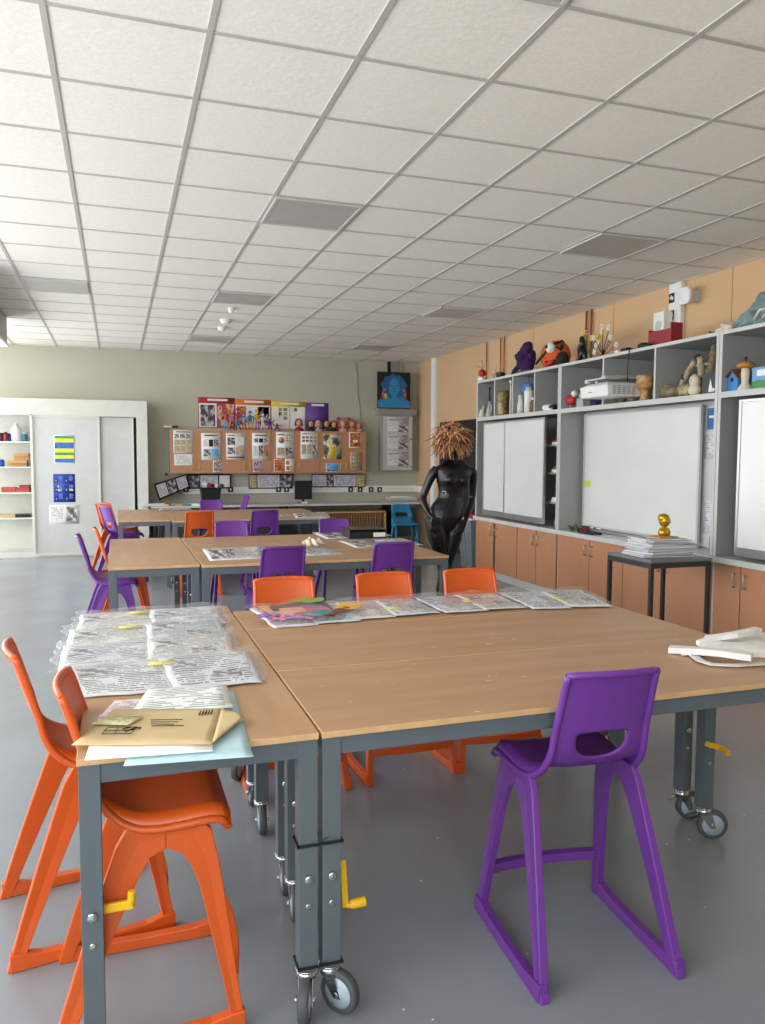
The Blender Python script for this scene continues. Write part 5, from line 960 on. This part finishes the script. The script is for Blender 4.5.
sleeve('third plastic sleeve from the front on the left table with a yellow highlight', [(-.20, 2.98, Z0+.001), (.41, 3.04, Z0+.001), (.42, 3.42, Z0+.014), (-.21, 3.36, Z0+.014)], 2, 3, sticker=(.32, .72, .45, .82))
sleeve('rearmost plastic sleeve on the left table, nearest the middle tables', [(-.19, 3.32, Z0), (.44, 3.32, Z0), (.45, 3.76, Z0), (-.18, 3.74, Z0)], 4, 4, sticker=(.35, .72, .48, .82))
def art(t, at):
    q = [at(.06, .25), at(.78, .30), at(.82, .92), at(.05, .92)]
    RP = mat('poster_red', '8c2f3c', .5); YB = mat('poster_ochre', 'd09a2c', .5); FC = mat('poster_face', 'd9a08a', .5); PP = mat('poster_purple', '5b2f6c', .5)
    sheet('portrait_print', [x+Vector((0, 0, .019)) for x in q], [RP, YB, FC, PP, mat('poster_pink', 'c23f62', .5), DBR], .0012, .004, [(.03, .1, .4, .9, 1), (.15, .45, .55, .8, 5), (.25, .25, .6, .62, 2), (.55, .5, .95, .9, 3), (.6, .1, .95, .5, 4), (.2, .62, .5, .9, 5)], (8, 8), 3, t)
    rnd = random.Random(2)
    for mt, us, nm in ((mat('flower_lilac', '8a6cb8', .5), ((.0, .28), (.07, .36), (.30, .16)), 'paper_flower'), (mat('flower_pink', 'd884a8', .5), ((.12, .14), (.24, .2), (.40, .12)), 'paper_flower'), (mat('leaf_green', '7fae4a', .5), ((.55, .95), (.68, .88)), 'paper_leaf'), (mat('leaf_yellow', 'e0ae2a', .5), ((.93, .52), (1.0, .44)), 'paper_leaf'), (mat('leaf_teal', '3f7f84', .5), ((.52, .26), (.58, .2)), 'paper_leaf'), (mat('leaf_brown', '7a3a34', .5), ((.72, .22), (.82, .3)), 'paper_leaf')):
        for (u, v) in us:
            p = at(u, v)+Vector((0, 0, .026)); n_ = 5; r = .055; pol = [((r*(.62+.38*math.cos(n_*q)))*math.cos(q+u*9), (r*(.62+.38*math.cos(n_*q)))*math.sin(q+u*9)) for q in [2*PI*i/40 for i in range(40)]]
            if nm == 'paper_leaf': pol = [(.075*math.cos(q)*math.cos(u)-.035*math.sin(q)*math.sin(u), .075*math.cos(q)*math.sin(u)+.035*math.sin(q)*math.cos(u)) for q in [2*PI*i/20 for i in range(20)]]
            MB().prism(pol, .0015, lambda x, y, z: (p.x+x, p.y+y, p.z+z+.1*abs(y)+.06*abs(x))).build(nm, mt, t)
sleeve('project sleeve with a colourful portrait print and paper flowers on top', [(.60, 3.18, Z0), (1.00, 3.20, Z0), (1.02, 3.65, Z0), (.565, 3.66, Z0)], 0, 11, sticker=None, extra=art)
sleeve('plastic sleeve of newsprint right of the portrait sleeve, with a yellow dot', [(.93, 3.23, Z0+.004), (1.40, 3.25, Z0+.001), (1.40, 3.66, Z0+.004), (.99, 3.66, Z0+.006)], 2, 12, sticker=(.5, .3, .62, .42))
sleeve('third plastic sleeve along the back of the foreground tables, crumpled upwards', [(1.40, 3.24, Z0+.006), (1.84, 3.24, Z0+.001), (1.86, 3.66, Z0+.004), (1.39, 3.66, Z0+.008)], 3, 13, sticker=(.4, .4, .52, .5))
sleeve('rightmost plastic sleeve at the back corner of the foreground tables', [(1.83, 3.20, Z0+.006), (2.24, 3.14, Z0+.001), (2.36, 3.62, Z0+.002), (1.87, 3.66, Z0+.008)], 1, 14, sticker=(.45, .42, .57, .52))
# envelope, blue sheet, white sheets on the left table
tag(sheet('blue_sheet', [(.0, 1.862, Z0), (.295, 1.826, Z0), (.325, 2.37, Z0), (.08, 2.40, Z0)], [mat('pale_blue_paper', 'b9d6de', .6, var=.1, vscale=8)], .0012, .005, (), (12, 16), 21, None, 7), 'pale blue crinkled sheet under the brown envelope', 'paper')
tag(sheet('form_sheet', [(-.085, 1.905, Z0+.008), (.205, 1.872, Z0+.008), (.235, 2.20, Z0+.008), (-.06, 2.23, Z0+.008)], [PAPERW], .003, .002, (), (4, 4), 22), 'white paper bundle showing just below the brown envelope', 'paper')
tag(sheet('form_sheet', [(.02, 2.19, Z0+.0145), (.295, 2.17, Z0+.0145), (.305, 2.40, Z0+.0145), (.075, 2.42, Z0+.0145)], [page('form_page', 'ececec', '8a9a90', 14, 6, .40, seed=6)], .001, .0025, [], (6, 6), 23), 'white lined form with a green tint behind the brown envelope', 'paper')
tag(sheet('form_sheet', [(-.06, 2.2, Z0+.0125), (.10, 2.19, Z0+.0125), (.12, 2.33, Z0+.0125), (-.02, 2.34, Z0+.0125)], [page('pink_form', 'ecd8da', '9a8a90', 10, 8, .45, seed=7)], .0008, .001, [], (4, 4), 24), 'pinkish form partly hidden left of the white lined form', 'paper')
t = thing('brown_envelope', 'brown envelope with a yellow note and small sketch, nearest corner of the left table', 'envelope', (0, 0, .798))
m = MB(); EV = [(-.118, 1.992), (.205, 1.895), (.308, 2.085), (.262, 2.160), (-.022, 2.240)]
def ez(x, y): return .004*math.sin(x*9)+.003*mnoise.noise(Vector((x*11, y*11, 2)))
q = [(-.118, 1.992), (.205, 1.895), (.262, 2.158), (-.022, 2.240)]
sheet('envelope_body', [Vector((x, y, 0)) for x, y in q], [KRAFT], .002, .004, [], (14, 8), 30, t)
sheet('envelope_flap', [Vector((.206, 1.896, .001)), Vector((.31, 2.07, .001)), Vector((.300, 2.105, .001)), Vector((.262, 2.158, .001))], [KRAFT], .0015, .003, [], (6, 6), 30, t)
nq = [(-.078, 2.115), (.012, 2.075), (.055, 2.135), (-.035, 2.165)]; sheet('yellow_note', [Vector((x, y, .009)) for x, y in nq], [page('note_page', 'ddd9a8', '9a967a', 5, 6, .45, seed=8)], .0008, 0, [], (2, 2), 1, t)
def stroke(pts, nm='ink_mark', r=.0011, z=.0085): MB().tube([(x, y, z) for x, y in pts], r, 5).build(nm, INK, t)
stroke([(-.05, 2.03), (.02, 2.01), (.035, 2.055), (-.035, 2.075), (-.05, 2.03)], 'sketch'); stroke([(-.02, 2.02), (-.01, 2.07)], 'sketch'); stroke([(-.045, 2.05), (.03, 2.035)], 'sketch'); stroke([(.005, 2.03), (.03, 2.05), (.045, 2.045)], 'sketch', .002); stroke([(.0, 2.05), (.02, 2.06)], 'sketch', .002)
for k in range(5): x = .195+.008*k; stroke([(x, 2.105), (x+.008, 2.135)], 'printed_mark', .0018, .0078)
for k in range(4): stroke([(.07, 2.10-.016*k), (.15-.012*(k % 3), 2.078-.016*k)], 'address_line', .0011)
# pale bag on the right of the near tables
t = thing('mesh_bag', 'folded white mesh bag with straps on the right of the near tables', 'bag', (2.0, 2.3, .781)); BG = mat('bag_white', 'dcd8d4', .75, var=.06, vscale=20, bump=.5, bscale=90)
def ribbon(nm, pts, wd, mt=BG, th=.004):
    m = MB(); P = [Vector(p) for p in pts]; Rg = []
    for i, p in enumerate(P):
        d = (P[min(i+1, len(P)-1)]-P[max(i-1, 0)]); s = Vector((-d.y, d.x, 0)).normalized()*wd/2; 
        Rg.append([p-s, p+s, p+s+Vector((0, 0, th)), p-s+Vector((0, 0, th))])
    m.rings(Rg, True, False); return m.build(nm, mt, t, bevel=.001)
def rel(px, py, z=.0): v = at_z(px, py, .781+z); return Vector((v.x-2.0, v.y-2.3, z))
sheet('bag_body', [rel(700, 655), rel(765, 664)+Vector((.25, -.05, 0)), rel(765, 642)+Vector((.3, 0, 0)), rel(705, 640)], [BG], .02, .022, [], (16, 10), 40, t, 10)
ribbon('strap', [rel(669, 652, .001), rel(685, 653, .004), rel(702, 654, .014), rel(725, 656, .026), rel(752, 660, .024)], .05, BG, .022)
ribbon('strap', [rel(681, 655, .002), rel(692, 655, .004), rel(700, 661, .006), rel(712, 665, .004), rel(735, 666, .004), rel(765, 664, .004)], .03)
ribbon('strap', [rel(698, 646, .008), rel(715, 640, .03), rel(735, 637, .045), rel(750, 634, .05), rel(758, 632, .052)], .035, BG, .018)
# paint specks and pencil marks on the tops are wear on the board
m = MB(); rnd = random.Random(12)
for k in range(46):
    x, y = rnd.uniform(.55, 2.2), rnd.uniform(1.96, 3.12)
    if abs(y-2.5555) < .02: continue
    a0, l = rnd.uniform(-.6, 1.0), rnd.uniform(.002, .02); w_ = rnd.uniform(.001, .0035); dx, dy = math.cos(a0)*l, math.sin(a0)*l
    m.hexa([(x-w_, y-w_, .7801), (x+dx, y+dy, .7801), (x+dx+w_, y+dy+w_, .7801), (x, y+w_, .7801), (x-w_, y-w_, .7806), (x+dx, y+dy, .7806), (x+dx+w_, y+dy+w_, .7806), (x, y+w_, .7806)])
o = m.build('dried_paint_specks', CREAM); o['kind'] = 'stuff'; tag(o, 'dried white paint specks scattered over the near table tops', 'paint specks')
m = MB()
for k in range(40):
    x, y = rnd.uniform(.2, 3.2), rnd.uniform(1.3, 4.2); l = rnd.uniform(.003, .010); m.ball((x, y, .002), (l, l*.5, .0018), 6, 4)
o = m.build('floor_crumbs', CREAM); o['kind'] = 'stuff'; tag(o, 'tiny scraps and crumbs lying on the grey floor', 'crumbs')

# ------------------------------------------------------------------ things on the middle and far tables
def flat(label, px4, pg, seed, z=.7812, wav=.004):
    q = [at_z(x, y, z) for x, y in px4]; tag(sheet('print_sheet', q, [PG[pg], GREYPIC, CLR[6]], .0012, wav, [(.06, .1, .3, .9, 1), (.36, .2, .5, .8, 2)], (10, 6), seed, None, 6), label, 'print sheet')
flat('large black and white print sheet on the middle tables behind the left purple stool', [(210, 561), (262, 558.5), (262, 546.5), (202, 549)], 0, 51)
flat('print sheet under the crumpled cloth flower on the middle tables', [(300, 556.5), (344, 554), (325, 547), (290, 547.5)], 3, 52)
flat('print sheet at the back of the middle tables, in front of the black tray', [(326, 539), (392, 536), (378, 530.5), (312, 532.5)], 2, 53, .7812)
flat('print sheet near the right end of the middle tables, behind the right purple stool', [(356, 548), (424, 545), (402, 538), (338, 541)], 4, 54, .7813)
flat('white strip of paper on the left of the far tables', [(158, 510.5), (192, 509.5), (190, 508), (160, 508.5)], 1, 55)
flat('print sheet at the right end of the far tables', [(296, 518), (331, 517.5), (326, 512), (293, 513.5)], 0, 56)
flat('small white sheet just right of the far purple stool on the far tables', [(281, 516.5), (291, 516), (288, 513.5), (280, 514)], 1, 57)
p = at_z(313, 547, .781); t = thing('cloth_flower', 'crumpled cream and brown cloth rosette on the middle tables', 'craft piece', (p.x, p.y, .7845)); rnd = random.Random(8); m = MB()
for k in range(16): a0 = k*.9; m.tube([(0, 0, .02), (.05*math.cos(a0), .05*math.sin(a0), .03+.03*rnd.random()), (.10*math.cos(a0+.4)*rnd.uniform(.6, 1), .10*math.sin(a0+.4), .015+.02*rnd.random())], [.012, .018, .008], 7)
m.build('petals', CREAM, t); MB().ball((0, 0, .045), (.045, .04, .03), 10, 6).build('centre', CAMO, t)
a = at_z(346, 530, .785); b = at_z(389, 533, .785); t = thing('file_tray', 'black paper tray with a white label at the back of the middle tables', 'tray', ((a.x+b.x)/2-.17, 6.66, .7815), -.04); W2 = .165
MB().bx(-W2, -.14, 0, W2, .16, .004).bx(-W2, .155, .004, W2, .16, .075).bx(-W2, -.14, .004, -W2+.005, .155, .075).bx(W2-.005, -.14, .004, W2, .155, .075).bx(-W2+.005, -.14, .004, W2-.005, -.135, .06).build('tray_body', BLACK, t, bevel=.001)
MB().bx(-W2-.01, -.15, .075, W2+.01, .17, .081).build('tray_lid', mat('smoked_plastic', '2c2a2a', .2), t, bevel=.001); MB().bx(.05, -.1415, .012, .16, -.1402, .05).build('white_label', PAPERW, t)

# ------------------------------------------------------------------ black mannequin
MYY = 7.0
t = thing('mannequin', 'black shop mannequin with a straw wig standing behind the middle tables, hands on thighs', 'mannequin', (0, 0, 0))
def mp(px, py, dy=0): v = at_y(px, py, MYY); return Vector((v.x, MYY+dy, v.z))
base = mp(450, 500); t.location = (base.x, MYY, 0); O0 = Vector((base.x, MYY, 0))
def L_(px, py, dy=0): return mp(px, py, dy)-O0
m = MB()
def torso(pxl, pxr, py, d, dy=0, n=28):
    a, b = L_(pxl, py), L_(pxr, py); c = (a+b)/2; r = (b-a).length/2
    return [Vector((c.x+math.cos(q)*r, dy+math.sin(q)*d*(1 if math.sin(q) < 0 else .9), c.z)) for q in [2*PI*i/n for i in range(n)]]
m.rings([torso(447, 462, 459.5, .05, .01), torso(442, 467, 463.5, .065, .01), torso(436.5, 472, 466.5, .085, .01), torso(436, 472.5, 470, .10, .005), torso(436.5, 471, 475, .11), torso(437, 469, 481, .115), torso(438.5, 465.5, 487, .10), torso(438.8, 463.5, 493, .088), torso(437.5, 462.5, 498, .086),
         torso(432.5, 463.5, 504, .10), torso(430, 463, 510, .112), torso(428.5, 462.5, 516, .118), torso(427.5, 461.5, 522, .118, .005), torso(429, 459.5, 528, .11, .01), torso(433, 455, 532, .08, .01)])
for (x, y) in ((447.5, 478.5), (460, 479.5)): c = L_(x, y); m.ball((c.x, -.085, c.z-.01), (.060, .040, .058), 18, 12)
m.ball(L_(444, 512, .06), (.13, .10, .10), 18, 10)
# neck, head
m.tube([L_(454, 465), L_(454, 459, .0), L_(453.5, 452, -.01)], [.055, .048, .050], 18)
hc = L_(453, 441, -.02); m.ball(hc, (.077, .095, .115), 22, 14).ball(hc+Vector((0, -.05, -.07)), (.045, .045, .045), 12, 8).ball(hc+Vector((0, -.098, -.015)), (.013, .018, .025), 8, 6)
for s in (-1, 1): m.ball(hc+Vector((s*.077, .0, -.01)), (.012, .022, .032), 8, 6)
# legs: knees close together
def limb(pts, rad, n=18):
    P = [Vector(p) for p in pts]; D = []; Rr = []
    for i in range(len(P)-1):
        for k in range(4):
            q = k/4; p0, p1, p2, p3 = P[max(i-1, 0)], P[i], P[i+1], P[min(i+2, len(P)-1)]
            D.append(.5*((2*p1)+(p2-p0)*q+(2*p0-5*p1+4*p2-p3)*q*q+(3*p1-p0-3*p2+p3)*q**3)); Rr.append(rad[i]+(rad[i+1]-rad[i])*q)
    D.append(P[-1]); Rr.append(rad[-1]); m.tube(D, Rr, n)
kx = L_(444.5, 572); 
limb([L_(435, 519, .0), L_(436, 535, -.02), L_(439.5, 552, -.02), L_(443, 572, -.02), L_(442, 590, .03), L_(443, 606, .03)], [.098, .092, .072, .052, .048, .032])
limb([L_(454, 520, .0), L_(453, 535, -.01), L_(449.5, 553, .0), L_(446.5, 572, .03), L_(449, 590, .06), L_(450, 606, .06)], [.095, .090, .070, .052, .048, .032])
for x, dy in ((443, .03), (450, .06)):
    f = L_(x, 606, dy); m.tube([(f.x, f.y+.03, .05), (f.x, f.y-.04, .045), (f.x-.01, f.y-.12, .026), (f.x-.015, f.y-.17, .020)], [.036, .036, .034, .018], 14); m.tube([(f.x, f.y, .14), (f.x, f.y+.01, .04)], [.033, .036], 12)
# arms with hands resting on the thighs
limb([L_(437.5, 468.5, .01), L_(433.5, 474, .02), L_(429.5, 484, .04), L_(425.5, 496, .05), L_(424.3, 504, .0), L_(426.0, 513.5, -.075), L_(428.5, 517.5, -.105)], [.044, .046, .042, .036, .034, .024, .022])
limb([L_(471, 469, .01), L_(473.8, 474, .02), L_(474.5, 486, .05), L_(474.5, 499, .06), L_(469.5, 508, .0), L_(463, 517, -.085), L_(460.5, 519.5, -.105)], [.044, .047, .042, .036, .034, .024, .022])
def hand(w, d, sgn):
    w = Vector(w); d = Vector(d).normalized(); sd = Vector((d.z, 0, -d.x)).normalized()*sgn; out = Vector((0, -1, 0))
    for k in range(4): m.tube([w-d*.01, w+d*.04+sd*(.013*(k-1.5)), w+d*.075+sd*(.017*(k-1.5))], [.018, .0145, .0125], 10)
    for k in range(4):
        L0 = (.062, .075, .07, .052)[k]; st = w+d*.072+sd*(.0185*(k-1.5)); fan = sd*(k-1.5)*.10
        m.tube([st, st+(d+fan)*L0*.5+out*.006, st+(d+fan)*L0-out*.004, st+(d+fan)*L0*1.2-out*.012], [.0105, .010, .0088, .006], 10)
    st = w+d*.02-sd*.02; m.tube([st, st+d*.028-sd*.026+out*.006, st+d*.06-sd*.036+out*.0], [.014, .0115, .008], 10)
hand(L_(428.3, 517, -.112), (.03, 0, -.16), 1); hand(L_(460.3, 519.5, -.112), (-.085, 0, -.15), -1)
bdy = m.build('body', BLACKM, t); q = bdy.modifiers.new('remesh', 'REMESH'); q.mode = 'VOXEL'; q.voxel_size = .005; q.use_smooth_shade = True
q = bdy.modifiers.new('smooth', 'SMOOTH'); q.factor = .5; q.iterations = 3
MB().lathe([(.19, 0), (.19, .008), (.02, .012)], (.0, .06, 0), 32).build('stand_plate', mat('smoked_glass', '3a3e40', .1), t); MB().tube([(.0, .2, .01), (0, .2, .3), (-.05, .1, .42)], .008, 10).build('stand_rod', CHROME, t)
# straw wig
m = MB(); rnd = random.Random(21); wc = hc+Vector((-.02, 0, .02))
for k in range(950):
    a0 = rnd.uniform(0, 2*PI); e = math.asin(rnd.uniform(-.75, 1)); d = Vector((math.cos(a0)*math.cos(e), math.sin(a0)*math.cos(e), math.sin(e)))
    r0 = rnd.uniform(.075, .12); p0 = wc+Vector((d.x*r0*1.1, d.y*r0, d.z*r0*1.15)); tg = d.cross(Vector((rnd.uniform(-1, 1), rnd.uniform(-1, 1), rnd.uniform(-1, 1)))).normalized()
    ln = rnd.uniform(.07, .17); g = Vector((0, 0, -1)); p1 = p0+(d*.5+tg*.6+g*.15).normalized()*ln*.5; p2 = p1+(d*.35+tg*.6+g*.7).normalized()*ln*.6
    if p2.z < wc.z-.21: continue
    w_ = rnd.uniform(.004, .010); s = tg.cross(d)*w_
    i_ = [m.addv(x) for x in (p0-s, p0+s, p1+s, p1-s, p2+s*.4, p2-s*.4)]; m.face((i_[0], i_[1], i_[2], i_[3])); m.face((i_[3], i_[2], i_[4], i_[5]))
    m.m[-1] = m.m[-2] = 0 if rnd.random() < .72 else (1 if rnd.random() < .8 else 2)
m.build('wig', [mat('straw', 'c08c58'), mat('dark_straw', '7a4526', .8, var=.2), BLACK], t)
m = MB(); m.ball(wc, (.095, .105, .125), 16, 10).build('wig_cap', mat('dark_straw', '7a4526'), t)
t2 = L_(446, 486); MB().tube([L_(438, 491, -.100)+Vector((0, -.0, 0)), L_(440.5, 490.5, -.108), L_(442, 492.5, -.108), L_(441, 494, -.104)], .003, 6).build('chalk_mark', PAPERW, t)
